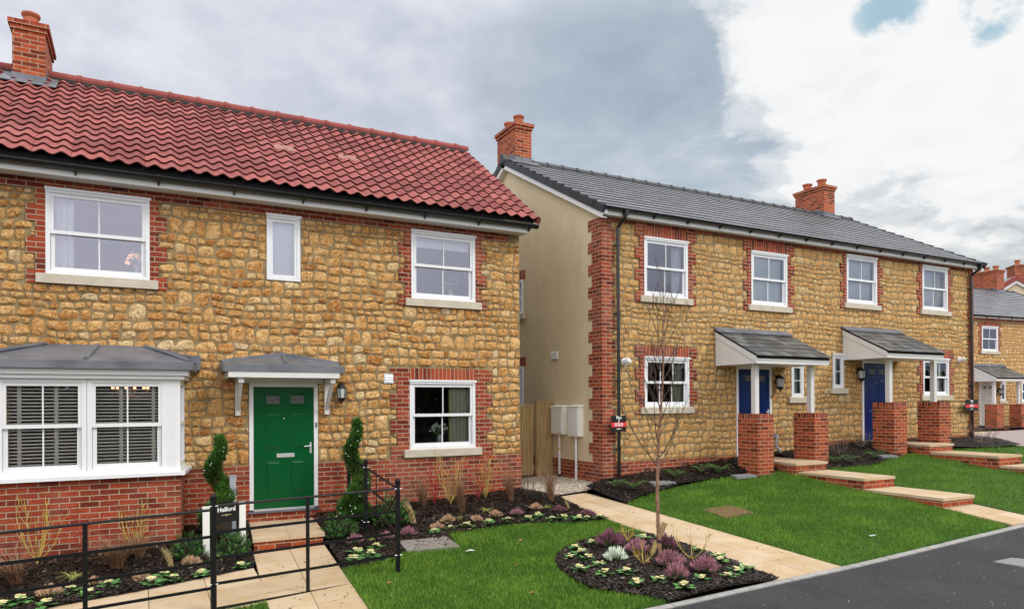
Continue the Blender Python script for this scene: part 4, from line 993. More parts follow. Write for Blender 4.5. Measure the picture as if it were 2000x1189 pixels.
plan_eave(H3, -1.8, 8.1, 0, -.2, 3.78, .14); gutter(H3, -1.9, 8.2, -.27, 3.88, .058)
chimney(H3, 6.3, 6.9, 3.7, 5.7, 5.6, 7.15, 4, 'brick_new', plane=(4.0, 6.05, .5), pot_r=.14)
flue(H3, 1.6, .95, -.01); lantern(H3, .58, -.12, .35, -.01, 1.25)
H3.location = (35.2, 18.69, 0); H3.rotation_euler[2] = math.radians(-5.4)

# ------------------------------------------------------------------ gabled house behind it
H4 = thing('house', 'distant cream gabled house with red roof verge and brick chimney, highest on the right edge', 'house', (0, 0, 0))
m = MB(); m.prism([(-4.2, -4), (4.2, -4), (4.2, 3.9), (0, 6.6), (-4.2, 3.9)], 'y', 0, 9); m.build('wall', 'render', H4)
m = MB()
for s_ in (1, -1): m.prism([(s_*4.7, 3.55), (0, 6.58), (0, 6.88), (s_*4.7, 3.85)], 'y', -.25, .1)
m.build('verge_tile', 'terracotta_ridge', H4)
m = MB()
for s_ in (1, -1): m.prism([(s_*4.7, 3.35), (0, 6.38), (0, 6.6), (s_*4.7, 3.57)], 'y', -.16, -.11)
m.build('barge_board', 'white', H4)
m = MB()
for s_ in (1, -1): m.prism([(s_*4.7, 3.62), (0, 6.68), (0, 6.86), (s_*4.7, 3.82)], 'y', .1, 9.2)
m.build('roof', 'slate_tile', H4)
chimney(H4, .45, 2.9, 1.0, 2.0, 5.0, 7.75, 0, 'brick_new')
for xx in (.85, 1.6, 2.4):
    p = MB(); p.lathe((xx, 1.5, 7.75), [(.15, 0), (.14, .28), (.17, .32), (.17, .38), (.13, .38)], 12); o = p.build('chimney_pot', 'pot', H4)
H4.location = (49.5, 24.7, 1.0); H4.rotation_euler[2] = math.radians(-38)
# ------------------------------------------------------------------ what hangs and stands inside the windows
def curtain(x0, x1, z0, z1, y, mat, label, waves=5, edge=None, depth=.03):
    m = MB(); n = waves*6; pts = [(x0+(x1-x0)*i/n, y+depth*math.sin(2*PI*waves*i/n)+.008*math.sin(5*i)) for i in range(n+1)]
    v = []; f = []
    for i, (x, yy) in enumerate(pts): v += [(x, yy, z0), (x, yy, z1)]
    for i in range(n): f.append((2*i, 2*i+2, 2*i+3, 2*i+1))
    t = thing('curtain', label, 'curtain', (x0, y, z0)); m.add(v, f); m.build('fabric', mat, t, smooth=True)
    r = MB(); r.tube([(x0-.03, y, z1+.01), (x1+.03, y, z1+.01)], .01, 6); r.build('rail', 'off_white', t)
    if edge:
        e = MB(); e.box(x0-.035, x0-.005, y-.01, y+.01, z0, z1); e.build('border', edge, t)
curtain(5.02, 5.40, -.78, .30, 11.86, 'curtain_cream', 'pleated cream curtain behind the ground floor window right of the green door', 5, 'green_strip')
curtain(-1.08, -.80, 1.88, 2.95, 11.87, 'curtain_white', 'white net curtain at the left side of the upper window above the bay', 4)
curtain(10.08, 10.32, -.10, .86, 11.67, 'curtain_cream', 'cream curtain behind the small-paned window beside the young tree', 4)
curtain(10.05, 10.3, 2.2, 3.3, 11.67, 'curtain_white', 'white curtain in the upper window above the young tree', 4)
curtain(19.30, 19.6, 2.45, 3.55, 11.67, 'curtain_cream', 'cream curtain in the upstairs window nearest the far downpipe', 4)
curtain(19.30, 19.62, .14, 1.06, 11.67, 'curtain_cream', 'cream curtain in the ground floor window behind the far porch', 4)
def roller(x0, x1, z0, z1, y, label, mat='frosted'):
    m = MB(); m.box(x0, x1, y, y+.006, z0, z1); t = m.build('window_blind', mat); tag(t, label, 'blind')
roller(12.27, 13.31, 2.21, 3.30, 11.63, 'pale blue blind filling the second upstairs window of the paired houses')
roller(15.52, 16.57, 2.46, 3.52, 11.63, 'pale blue blind filling the upstairs window over the right-hand porch')
roller(18.58, 19.25, 2.46, 3.52, 11.66, 'pale blind in the upstairs window nearest the far downpipe')
roller(1.86, 2.28, 2.02, 2.90, 11.84, 'blue-grey blind filling the narrow upstairs window above the green door')
roller(13.52, 13.87, .12, .82, 11.63, 'grey blind in the slim window between the porch post and brick pier')
roller(14.97, 15.30, .34, 1.08, 11.63, 'grey blind in the slim window just left of the right-hand porch')
roller(4.28, 5.39, 2.75, 2.96, 11.84, 'pale roman blind pulled up in the upper window over the grey vent', 'curtain_white')
# venetian blinds of the bay
for k, (xa, xb, tp) in enumerate(((-1.49, -.66, (-1.34, -.94)), (-.53, .29, (-.20, .19)))):
    t = thing('venetian_blind', ('pale slatted blind in the left bay window by the picture edge', 'pale slatted blind in the right bay window under the lit chandelier')[k], 'blind', (xa, 10.95, -.86), 'slatted blinds in the bay window')
    m = MB(); z = -.83
    while z < .24:
        m.hexa([(xa, 10.925, z-.009), (xb, 10.925, z-.009), (xb, 10.937, z+.009), (xa, 10.937, z+.009), (xa, 10.924, z-.006), (xb, 10.924, z-.006), (xb, 10.936, z+.012), (xa, 10.936, z+.012)]); z += .0445
    o = m.build('slats', 'blind', t); m = MB()
    for x in tp: m.box(x-.022, x+.022, 10.918, 10.922, -.84, .27)
    m.build('ladder_tape', 'blind', t); m = MB(); m.box(xa, xb, 10.92, 10.975, .245, .285); m.build('head_rail', 'blind', t)
# chandelier
t = thing('chandelier', 'small lit chandelier with candle bulbs seen through the right bay window', 'chandelier', (-.10, 12.5, .2))
m = MB(); m.tube([(-.1, 12.5, .75), (-.1, 12.5, .12)], .012, 6); bl = MB()
for i in range(6):
    a = PI/3*i+.3; p = (-.1+.25*math.cos(a), 12.5+.25*math.sin(a), .17); m.tube([(-.1, 12.5, .14), (-.1+.14*math.cos(a), 12.5+.14*math.sin(a), .08), p], .007, 5); m.tube([p, (p[0], p[1], p[2]+.05)], .011, 6); bl.ball((p[0], p[1], p[2]+.075), .020, 8, 6, sc=(1, 1, 1.5))
m.build('arms', 'rust', t); bl.build('bulbs', 'bulb', t)
# flowers
def bouquet(x, y, z, label, mat, n=26, r=.15, petal=.022, leafm='dark_leaf'):
    t = thing('flower_vase', label, 'vase of flowers', (x, y, z))
    m = MB(); m.lathe((x, y, z), [(.035, 0), (.05, .06), (.045, .14), (.03, .18), (.038, .2)], 12); m.build('vase', 'glass_white', t)
    s = MB(); f = MB(); l = MB()
    for i in range(n):
        a = random.random()*2*PI; e = random.uniform(.1, 1.35); rr = r*random.uniform(.6, 1.25); p = (x+rr*math.cos(a)*math.cos(e), y+rr*.6*math.sin(a)*math.cos(e), z+.22+rr*math.sin(e))
        s.tube([(x, y, z+.17), p], .003, 3)
        for k in range(5):
            b = 2*PI*k/5; f.ball((p[0]+petal*math.cos(b), p[1]-.004, p[2]+petal*math.sin(b)), petal*.75, 6, 4, sc=(1, .4, 1))
    for i in range(14):
        a = random.random()*2*PI; l.ball((x+.09*math.cos(a), y+.05*math.sin(a), z+.2+random.random()*.08), .03, 6, 4, sc=(1.2, .3, .8))
    s.build('stem', leafm, t); f.build('flower_head', mat, t); l.build('leaves', leafm, t)
bouquet(4.83, 11.93, -.78, 'vase of white flowers on the sill of the ground floor window', 'petal_white', 34, .17, .011)
bouquet(.0, 11.9, 1.86, 'vase of pale greenish flowers behind the upper window over the bay', 'petal_cream', 30, .16, .010)
bouquet(5.05, 11.9, 1.86, 'vase of fine white sprays behind the upper window nearest the gutter end', 'petal_white', 16, .17, .010)
def table_lamp(x, y, z, label, r=.1):
    t = thing('table_lamp', label, 'lamp', (x, y, z)); m = MB(); m.lathe((x, y, z), [(.06, 0), (.06, .015), (.012, .03), (.02, .12), (.01, .2)], 10); m.build('lamp_base', 'chrome', t)
    m = MB(); m.lathe((x, y, z+.18), [(r, 0), (r*.65, .14)], 14); m.build('lamp_shade', 'lamp_room', t)
table_lamp(-.02, 12.6, 2.02, 'small lit orange table lamp glowing inside the upper window over the bay', .16)
table_lamp(4.88, 13.6, -.42, 'small lit pinkish table lamp deep inside the ground floor window', .09)

# ------------------------------------------------------------------ timber gate and fence in the gap
def boards(mb, x0, x1, y, z0, z1, w=.10, gap=.004, top=0):
    x = x0
    while x < x1-.02: mb.box(x, min(x+w, x1)-gap, y, y+.018, z0, z1+random.uniform(0, .004)); x += w
t = thing('timber_gate', 'plain wooden boarded gate closing the gap between the houses', 'gate', (7.0, 13.45, -1.7))
m = MB(); boards(m, 6.45, 7.66, 13.45, -1.60, -.10, .115); m.build('boards', 'timber', t); m = MB(); m.box(6.42, 7.68, 13.47, 13.52, -.32, -.20); m.box(6.42, 7.68, 13.47, 13.52, -1.50, -1.38); m.box(6.42, 7.68, 13.44, 13.50, -.098, -.06); m.build('gate_frame', 'timber', t)
t = thing('timber_fence', 'wooden boarded fence panel beside the gate, touching the cream gable', 'fence', (7.9, 13.4, -1.7))
m = MB(); boards(m, 7.70, 8.10, 13.36, -1.66, -.02, .125); m.build('boards', 'timber', t); m = MB(); m.box(7.68, 8.115, 13.34, 13.42, -.018, .012); m.build('capping', 'timber', t); m = MB(); m.box(7.69, 7.76, 13.385, 13.45, -1.9, -.02); m.build('post', 'timber', t)
m = MB(); m.box(6.42, 7.66, 13.4, 13.56, -1.95, -1.62); m.build('gate_board', 'bark', t)

# ------------------------------------------------------------------ estate railings
def g0(x, y): return float(G(x, y))
def rail_post(mb, x, y, zb, zt, r=.031): mb.tube([(x, y, zb), (x, y, zt)], r, 12); mb.ball((x, y, zt+.024), .036, 12, 8); mb.lathe((x, y, zt-.012), [(.037, 0), (.037, .014)], 12)
def bolts(mb, x, y, zs):
    for z in zs: mb.tube([(x-.045, y-.02, z), (x+.045, y-.02, z)], .006, 5)
RL = [1.10, .82, .55, .28, .015]
def fence_run(label, a, b, flats, za, zb, posts=(1, 1), dz=0, brace=False, group='black estate railings around the front garden'):
    (xa, ya), (xb, yb) = a, b
    t = thing('estate_railing', label, 'railing', (xa, ya, za), group)
    r = MB()
    for k, h in enumerate(RL):
        rr = .0095 if k == 0 else .0085
        p, q = np.array((xa, ya, za+h+dz)), np.array((xb, yb, zb+h+dz)); d = (q-p)/np.linalg.norm(q-p); n = np.array([-d[1], d[0], 0])
        if k == 0: r.tube([p, q], .0145, 8)
        else: r.hexa([p-n*.005-[0, 0, .0155], q-n*.005-[0, 0, .0155], q+n*.005-[0, 0, .0155], p+n*.005-[0, 0, .0155], p-n*.005+[0, 0, .0155], q-n*.005+[0, 0, .0155], q+n*.005+[0, 0, .0155], p+n*.005+[0, 0, .0155]])
    r.build('rails', 'black_iron', t)
    for fl in flats:
        m = MB(); x, y, z = xa+(xb-xa)*fl, ya+(yb-ya)*fl, za+(zb-za)*fl; d = np.array([xb-xa, yb-ya]); d = d/np.linalg.norm(d)*.021
        m.hexa([(x-d[0], y-d[1]-.006, z-.25), (x+d[0], y+d[1]-.006, z-.25), (x+d[0], y+d[1]+.006, z-.25), (x-d[0], y-d[1]+.006, z-.25), (x-d[0], y-d[1]-.006, z+1.10+dz), (x+d[0], y+d[1]-.006, z+1.10+dz), (x+d[0], y+d[1]+.006, z+1.10+dz), (x-d[0], y-d[1]+.006, z+1.10+dz)]); m.build('upright', 'black_iron', t)
    for w, (x, y, z) in zip(posts, ((xa, ya, za), (xb, yb, zb))):
        if w:
            m = MB(); rail_post(m, x, y, z-.35, z+1.17); o = m.build('post', 'black_iron', t); parts('bolt', [one(lambda m: bolts(m, x, y, [z+hh])) for hh in (1.10, .28)], 'chrome', o)
    if brace:
        m = MB(); m.tube([(xb, yb, zb+1.0), (xb+.02, yb+1.1, zb+.0)], .008, 5); m.tube([(xb-.005, yb+.02, zb+.30), (xb+.01, yb+.4, zb+.02)], .008, 5); m.build('brace', 'black_iron', t)
P1, P2, P3, P4 = (.70, 8.05), (2.85, 8.42), (3.02, 10.40), (3.06, 11.5)
fence_run('front run of black railings crossing the path, from sign to lawn corner post', P1, P2, [.47], -2.18, -2.17, (1, 1))
fence_run('left run of black railings in front of the bay window, reaching the picture edge', (-3.2, 7.55), P1, [.03, .36, .705], -2.31, -2.22, (0, 0))
fence_run('short side run of black railings from the lawn corner post back towards the house', P2, P3, [.62], -2.17, -2.07, (0, 1), brace=False)
fence_run('last short run of black railings against the wall beside the spiral tree', P3, P4, [.45], -2.07, -2.00, (0, 1))
m = MB(); m.tube([(2.86, 8.45, -1.12), (2.95, 9.9, -2.05)], .008, 5); m.tube([(2.86, 8.45, -1.85), (2.9, 8.9, -2.12)], .008, 5)
tag(m.build('railing_stay', 'black_iron'), 'thin black diagonal stay bracing the lawn corner railing post', 'stay')

# ------------------------------------------------------------------ signs
def text(body, size, loc, mat, parent, rot=(PI/2, 0, 0), bold=.0, ext=.0012, name='lettering', width=None, rotz=0):
    cu = bpy.data.curves.new('t', 'FONT'); cu.body = body; cu.size = size; cu.align_x = 'CENTER'; cu.align_y = 'CENTER'; cu.offset = bold; cu.extrude = ext; cu.resolution_u = 3
    o = bpy.data.objects.new('t', cu); COL.objects.link(o); bpy.context.view_layer.update()
    me = bpy.data.meshes.new_from_object(o.evaluated_get(bpy.context.evaluated_depsgraph_get())); bpy.data.objects.remove(o)
    me.name = name; me.materials.clear(); me.materials.append(M[mat])
    q = bpy.data.objects.new(name, me); COL.objects.link(q); q.parent = parent
    q.location = Vector(loc)-Vector(parent['wl']) if parent is not None else loc; q.rotation_euler = (PI/2, 0, rotz); return q
def sold_sign(x, z, y, num, label, w=.36, h=.315, rotz=0):
    t = thing('plot_sign', label, 'sign', (x, y, z-h/2), 'sold signs fixed to the downpipes')
    m = MB(); m.box(x-w/2, x+w/2, y, y+.012, z-h/2, z+h/2); m.build('board', 'sign_black', t)
    m = MB(); m.box(x-w/2+.002, x+w/2-.002, y-.003, y-.0005, z-.065, z+.025); m.build('band', 'sign_red', t)
    text('Plot', .080, (x, y-.003, z+.118), 'sign_white', t, bold=.0022); text(str(num), .072, (x, y-.003, z+.056), 'sign_white', t, bold=.0022)
    text('SOLD', .082, (x, y-.005, z-.020), 'sign_white', t, bold=.0025)
    m = MB(); m.box(x-.065, x+.065, y-.003, y-.0005, z-.108, z-.099); m.frustum(x-.018, x+.018, z-.118, z-.108, y-.0005, .002, .004); m.frustum(x-.016, x+.016, z-.099, z-.090, y-.0005, .002, .004); m.build('emblem', 'petal_white', t)
    m = MB(); m.box(x+.0-.05, x+.05, y+.0121, y+.05, z-.02, z+.02); m.build('bracket', 'black_plastic', t)
sold_sign(8.40, -.440, 11.34, 2, 'black and red sign reading Plot 2 SOLD on the near downpipe')
sold_sign(20.48, -.155, 11.34, 3, 'black and red sign reading Plot 3 SOLD on the far downpipe', w=.60)
# house name sign: three white posts, two black boards meeting at the back post
t = thing('house_name_sign', 'black garden sign reading Helford between white posts, behind the railings', 'sign', (1.1, 10.6, -2.05))
pa, pb, pc = (.80, 10.25), (1.28, 10.45), (1.21, 10.95)
for (x, y), h, mt in ((pa, .64, 'meter'), (pb, .61, 'meter'), (pc, .86, 'pipe_grey')):
    m = MB(); zb = float(wallbed(x, y)); m.box(x-.042, x+.042, y-.042, y+.042, zb-.2, zb+h); m.box(x-.046, x+.046, y-.046, y+.046, zb+h+.0005, zb+h+.012); m.build('post', mt, t)
def board(p, q, z0, z1):
    p, q = np.array(p), np.array(q); d = (q-p)/np.linalg.norm(q-p); n = np.array([d[1], -d[0]])*.012; p = p+d*.045; q = q-d*.045
    m = MB(); m.hexa([(*(p+n), z0), (*(q+n), z0), (*(q-n), z0), (*(p-n), z0), (*(p+n), z1), (*(q+n), z1), (*(q-n), z1), (*(p-n), z1)]); m.build('board', 'sign_black', t); return d, n
d, n = board(pa, pb, -1.62, -1.385); board(pc, (pa[0], pa[1]+.03), -1.86, -1.385)
ang = math.atan2(d[1], d[0]); cx, cy = 1.06, 10.357
text('Helford', .084, (cx+n[0]*1.15, cy+n[1]*1.15, -1.445), 'sign_white', t, bold=.0022, rotz=ang)
m = MB()
for a, b, zz, hh in ((-.07, .07, -1.520, .008), (-.018, .018, -1.510, .005), (-.018, .018, -1.530, .005)):
    p = np.array([cx, cy])+d*a+n*1.15; q = np.array([cx, cy])+d*b+n*1.15; m.hexa([(*p, zz-hh/2), (*q, zz-hh/2), (*(q-n*.1), zz-hh/2), (*(p-n*.1), zz-hh/2), (*p, zz+hh/2), (*q, zz+hh/2), (*(q-n*.1), zz+hh/2), (*(p-n*.1), zz+hh/2)])
m.build('emblem', 'sign_gold', t)

# ------------------------------------------------------------------ lawns, beds, gravel, covers
bedL = [(-5, 8.08), (-1.0, 8.88), (0, 9.10), (.73, 9.32), (1.30, 9.49), (1.375, 10.2), (1.52, 11.68), (.56, 11.68), (.52, 10.79), (-1.72, 10.79), (-1.84, 11.68), (-5, 11.68)]
mulch(bedL, wallbed, 'dark bark mulch in the bed below the bay window', 2300)
bedR = [(2.40, 10.2), (2.36, 9.6), (2.30, 8.90), (2.54, 8.91), (2.80, 8.96), (3.20, 9.18), (3.98, 9.20), (4.12, 9.87), (4.48, 9.85), (5.1, 9.96), (5.8, 9.66), (6.25, 9.42), (6.72, 9.38), (6.72, 10.9), (6.55, 11.2), (6.36, 11.45), (6.36, 11.68), (2.56, 11.68)]
mulch(bedR, wallbed, 'dark bark mulch in the long bed between the green door and the side path', 2600)
rb_ = [(5.76, 8.53), (6.3, 8.52), (6.72, 8.28), (6.73, 7.2), (6.80, 6.01), (5.11, 6.01), (5.0, 6.28), (4.8, 6.48), (4.65, 6.75), (4.62, 7.1), (4.68, 7.55), (4.8, 7.87), (5.01, 8.16), (5.35, 8.40)]
mulch(rb_, roundbed, 'dark bark mulch in the rounded bed at the foot of the young tree', 4200)
bed2 = [(7.522, 11.2), (7.558, 10.7), (7.612, 10.06), (8.19, 10.39), (8.71, 10.46), (9.33, 10.59), (10.25, 10.59), (11.19, 10.64), (11.88, 10.45), (11.88, 11.49), (8.14, 11.49)]
mulch(bed2, wallbed, 'dark bark mulch along the wall left of the first porch', 1500)
bed3 = [(12.84, 10.15), (13.5, 10.05), (14.24, 10.0), (15.2, 10.18), (15.9, 10.36), (16.35, 10.4), (16.35, 11.49), (12.84, 11.49)]
mulch(bed3, wallbed, 'dark bark mulch between the two porches', 700)
bed4 = [(17.32, 10.6), (18.57, 10.6), (19.8, 10.35), (21.3, 10.5), (21.6, 11.2), (21.2, 12.2), (20.9, 11.49), (17.32, 11.49)]
mulch(bed4, wallbed, 'dark bark mulch around the far downpipe', 300)
L1p = [(2.266, 8.89), (2.54, 8.90), (2.80, 8.95), (3.20, 9.17), (3.98, 9.19), (4.12, 9.86), (4.48, 9.84), (5.1, 9.95), (5.8, 9.65), (6.25, 9.41), (6.72, 9.37), (6.72, 8.29), (6.3, 8.53), (5.76, 8.54), (5.35, 8.41), (5.01, 8.17), (4.8, 7.88), (4.68, 7.55), (4.62, 7.1), (4.65, 6.75), (4.8, 6.48), (5.0, 6.28), (5.11, 6.01), (2.073, 6.01)]
lawn(L1p, 6500, 'mown green lawn between the railings and the round bed')
L2p = [(7.612, 10.05), (8.19, 10.38), (8.71, 10.45), (9.33, 10.58), (10.25, 10.58), (11.19, 10.63), (11.88, 10.44), (11.9, 6.01), (7.938, 6.01)]
lawn(L2p, 4200, 'mown green lawn in front of the first blue door')
L3p = [(12.85, 10.14), (13.5, 10.04), (14.24, 9.99), (15.2, 10.17), (15.9, 10.35), (16.34, 10.39), (16.34, 6.01), (12.85, 6.01)]
lawn(L3p, 2600, 'mown green lawn between the two stepped garden paths')
L4p = [(17.32, 10.59), (18.57, 10.59), (19.8, 10.34), (21.3, 10.49), (24, 10.3), (24, 6.01), (17.32, 6.01)]
lawn(L4p, 1400, 'far strip of mown lawn beyond the second garden path')
L0p = [(-4, 6.01), (1.10, 6.01), (1.24, 8.08), (-4, 7.03)]
lawn(L0p, 6500, 'small patch of grass under the front railings, left of the path')
# gravel in the gap
gp_ = [(6.38, 11.5), (6.55, 11.22), (6.74, 10.95), (6.74, 11.22), (7.55, 11.22), (8.12, 11.55), (8.12, 13.45), (6.38, 13.45)]
gh_ = lambda x, y: G(x, y)+.03+.0*x
o, V, F = patch('gravel_strip', gp_, gh_, 'cover_grey', 'structure'); P, area = scatter(V, F, int(3.2*5200), gh_)
P[:, 2] += rng.random(len(P))*.012
chips('gravel', P, .006, .017, 'gravel', 'pale golden gravel in the gap between the two houses', 'gravel', flat=.8, lift=.003)
# gravel on porch
V, F = poly_tri([(12.3, 11.1), (12.84, 10.9), (12.84, 11.45), (12.2, 11.45)], .1); P, _ = scatter(V, F, 130, lambda x, y: -1.282+0*x); chips('gravel', P, .006, .014, 'gravel', 'loose gravel spilled on the first porch slab', 'gravel', flat=.8, lift=.002)
def cover(name, poly, h, mat, label, cat, dz=.02, ribs=False):
    m = MB(); z = [float(h(x, y))+dz for x, y in poly]; p = np.column_stack([np.array(poly), z]); lo = p-np.array([0, 0, .06])
    n = len(poly); m.add(np.concatenate([lo, p]), [tuple(range(n-1, -1, -1)), tuple(range(n, 2*n))]+[(i, (i+1) % n, (i+1) % n+n, i+n) for i in range(n)])
    if ribs:
        a, b, c, d = p
        for i in range(9):
            t = (i+.5)/9; u = a+(b-a)*(t-.03); v = a+(b-a)*(t+.03); w = d+(c-d)*(t+.03); x = d+(c-d)*(t-.03); up = np.array([0, 0, .006]); m.hexa([u, v, w, x, u+up, v+up, w+up, x+up])
    o = m.build(name, mat); tag(o, label, cat)
cover('inspection_cover', [(3.24, 9.16), (3.96, 9.04), (4.0, 9.62), (3.30, 9.74)], G, 'cover_grey', 'grey concrete inspection cover between the bed and the lawn', 'cover', .05)
cover('manhole_cover', [(8.38, 8.46), (8.98, 8.44), (8.99, 8.98), (8.40, 9.0)], G, 'rust', 'rusty ribbed manhole cover sunk in the lawn', 'cover', .035, True)
m = MB(); z = float(G(9.8, 5))-.03; m.hexa([(9.62, 4.72, z-.03), (10.25, 4.72, z-.03), (10.25, 5.08, z-.03), (9.62, 5.08, z-.03), (9.62, 4.72, z+.025), (10.25, 4.72, z+.028), (10.25, 5.08, z+.025), (9.62, 5.08, z+.02)]); tag(m.build('road_cover', 'steel_cover'), 'pale metal utility cover set in the tarmac', 'cover')
for (x, y), lb in zip([(8.96, 10.72), (10.77, 10.38), (15.19, 10.3)], ('grey slate slab lying on the mulch behind the young tree', 'grey slate slab on the mulch just left of the first brick pier', 'pale slab on the mulch beside the third brick pier')):
    m = MB(); z = float(wallbed(x, y)); m.hexa([(x-.28, y-.1, z-.02), (x+.25, y-.12, z-.01), (x+.28, y+.12, z+.0), (x-.22, y+.13, z-.0), (x-.28, y-.1, z+.03), (x+.25, y-.12, z+.03), (x+.28, y+.12, z+.045), (x-.22, y+.13, z+.045)]); tag(m.build('stone_slab', 'steel_cover'), lb, 'slab')
# far street bits
m = MB()
def fz(x, y): return float(G(x, y))
tag(grid_sheet('side_road', np.arange(21.5, 60, 1.), np.arange(6, 17.5, 1.), lambda X, Y: G(X, Y)+.0, 'far_pave'), kind='structure')
m = MB(); m.hexa([(30, 15.9, -1.52), (58, 13.3, -1.52), (58, 15.0, -1.52), (30, 17.6, -1.52), (30, 15.9, -1.40), (58, 13.3, -1.40), (58, 15.0, -1.38), (30, 17.6, -1.38)]); tag(m.build('pavement', 'slab'), kind='structure')
V, F = poly_tri([(30, 17.7), (45, 16.2), (46, 17.6), (32, 18.6)], .6); P, _ = scatter(V, F, 900, lambda x, y: G(x, y)+.06); tag(raw_mesh('mulch_bed', np.column_stack([V, G(V[:, 0], V[:, 1])+.08]), F, np.zeros(len(V)), 'soil'), kind='structure')

# ------------------------------------------------------------------ planting
def ordn(k, n):
    w = ['first', 'second', 'third', 'fourth', 'fifth', 'sixth', 'seventh', 'eighth', 'ninth', 'tenth', 'eleventh', 'twelfth', 'thirteenth', 'fourteenth', 'fifteenth', 'sixteenth', 'seventeenth', 'eighteenth', 'nineteenth', 'twentieth', 'twenty-first', 'twenty-second']
    return 'leftmost' if k == 0 else 'rightmost' if k == n-1 else w[k]
def pxo(p): return (.8835*p[0]-.4685*p[1])/(.4685*p[0]+.8835*p[1])
def leaf(mb, b, d, L, W, droop=.3, n=3, tint=None, up=.3):
    """simple curved leaf / blade: strip with n segments, starting at b going along d (unit xy) """
    b = np.array(b, float); d = np.array(d, float); s = np.array([-d[1], d[0], 0]); v = []; f = []
    for i in range(n+1):
        t = i/n; p = b+np.array([d[0]*L*t, d[1]*L*t, L*(up*t-droop*t*t)]); w = W*(math.sin(PI*min(1, .12+t*.88))**.7 if t < 1 else .05)/2
        v += [p-s*w, p+s*w]
    for i in range(n): f.append((2*i, 2*i+1, 2*i+3, 2*i+2))
    mb.add(v, f, random.random() if tint is None else tint)
def primrose(seed, petal='petal_cream', bloom=1.):
    R = random.Random(seed); t = thing('primrose', None, 'primrose', (0, 0, 0)); l = MB(); p = MB(); e = MB(); st = random.getstate(); random.seed(seed)
    for i in range(11):
        a = 2*PI*i/11+R.uniform(-.3, .3); q = R.uniform(.075, .125); leaf(l, (.012*math.cos(a), .012*math.sin(a), .012), (math.cos(a), math.sin(a)), q, q*.62, R.uniform(.1, .55), 4, up=R.uniform(.3, .7))
    for i in range(int(9*bloom)):
        a = R.uniform(0, 2*PI); r = .037*math.sqrt(R.random()); c = (r*math.cos(a), r*math.sin(a), .055+R.uniform(0, .03)-r*.3)
        for k in range(5):
            b = 2*PI*k/5+i; p.ball((c[0]+.0125*math.cos(b), c[1]+.0125*math.sin(b), c[2]), .0105, 6, 3, sc=(1, 1, .35))
        e.ball((c[0], c[1], c[2]+.003), .0055, 5, 3)
    random.setstate(st)
    l.build('leaves', 'leaf_prim', t, smooth=True)
    if bloom > 0: p.build('petals', petal, t, smooth=True); e.build('eye', 'petal_eye', t)
    return t
def spread(protos, spots, h, group, labf, smin=.85, smax=1.15, cat=None):
    """first spot uses each prototype itself, later ones copies"""
    used = set(); order = sorted(range(len(spots)), key=lambda i: pxo(spots[i])); rank = {i: k for k, i in enumerate(order)}
    for i, sp in enumerate(spots):
        k = i % len(protos); o = protos[k] if k not in used else copy_tree(protos[k]); used.add(k)
        o.location = (sp[0], sp[1], float(h(sp[0], sp[1]))-.005); s = random.uniform(smin, smax)*(sp[2] if len(sp) > 2 else 1); o.scale = (s, s, s); o.rotation_euler[2] = random.uniform(0, 2*PI)
        o['label'] = labf(rank[i], len(spots)); o['group'] = group
prim_left = [(-1.26,9.06),(-1.12,9.21),(-0.87,8.95),(-0.67,9.38),(-0.49,9.14),(-0.31,9.42),(0.14,9.27),(0.28,9.52),(0.37,9.3),(0.67,9.37),(1.15,9.52)]
prim_door = [(2.63,9.44),(2.76,9.24),(2.48,9.11),(2.92,9.58)]
prim_wall = [(3.94, 9.97), (4.26, 10.09), (4.52, 10.06), (4.9, 10.07), (5.26, 10.08), (5.56, 9.95), (5.79, 10.02), (5.89, 9.75), (6.09, 9.71), (6.27, 9.54), (6.4, 9.5), (6.6, 9.45)]
prim_round = [(5.29, 8.14), (5.59, 8.19), (5.01, 7.82), (5.2, 7.87), (5.13, 7.6), (4.84, 7.34), (5.09, 7.28), (4.98, 7.01), (5.19, 6.86), (5.08, 6.52), (5.35, 6.45), (5.47, 6.17), (5.81, 6.26), (6.16, 6.20), (6.4, 6.3), (6.52, 6.68), (6.62, 6.84), (6.62, 6.38), (6.60, 7.15), (6.6, 7.75), (6.38, 8.05), (6.62, 7.97)]
spread([primrose(k) for k in (1, 2)], prim_left, wallbed, 'cream primroses', lambda k, n: f'cream primrose at the front of the bay window bed, {ordn(k, n)} from the left' if 0 < k < n-1 else f'cream primrose at the front of the bay window bed, the {ordn(k, n)} one', 1.0, 1.3)
spread([primrose(k) for k in (3, 4)], prim_door, wallbed, 'cream primroses', lambda k, n: f'creamy primrose between door step and railing corner, {ordn(k, n)} of four' if 0 < k < n-1 else f'creamy primrose between door step and railing corner, the {ordn(k, n)} of four', 1.15, 1.35)
spread([primrose(k) for k in (5, 6, 7)], prim_wall, wallbed, 'cream primroses', lambda k, n: f'primrose along the lawn edge of the wall bed, {ordn(k, n)} from the left' if 0 < k < n-1 else f'primrose along the lawn edge of the wall bed, the {ordn(k, n)} one', 1., 1.25)
spread([primrose(k) for k in (8, 9, 10, 11)], prim_round, roundbed, 'cream primroses', lambda k, n: f'pale yellow primrose in the round tree bed, {ordn(k, n)} from the left' if 0 < k < n-1 else f'pale yellow primrose in the round tree bed, the {ordn(k, n)} one', .95, 1.2)
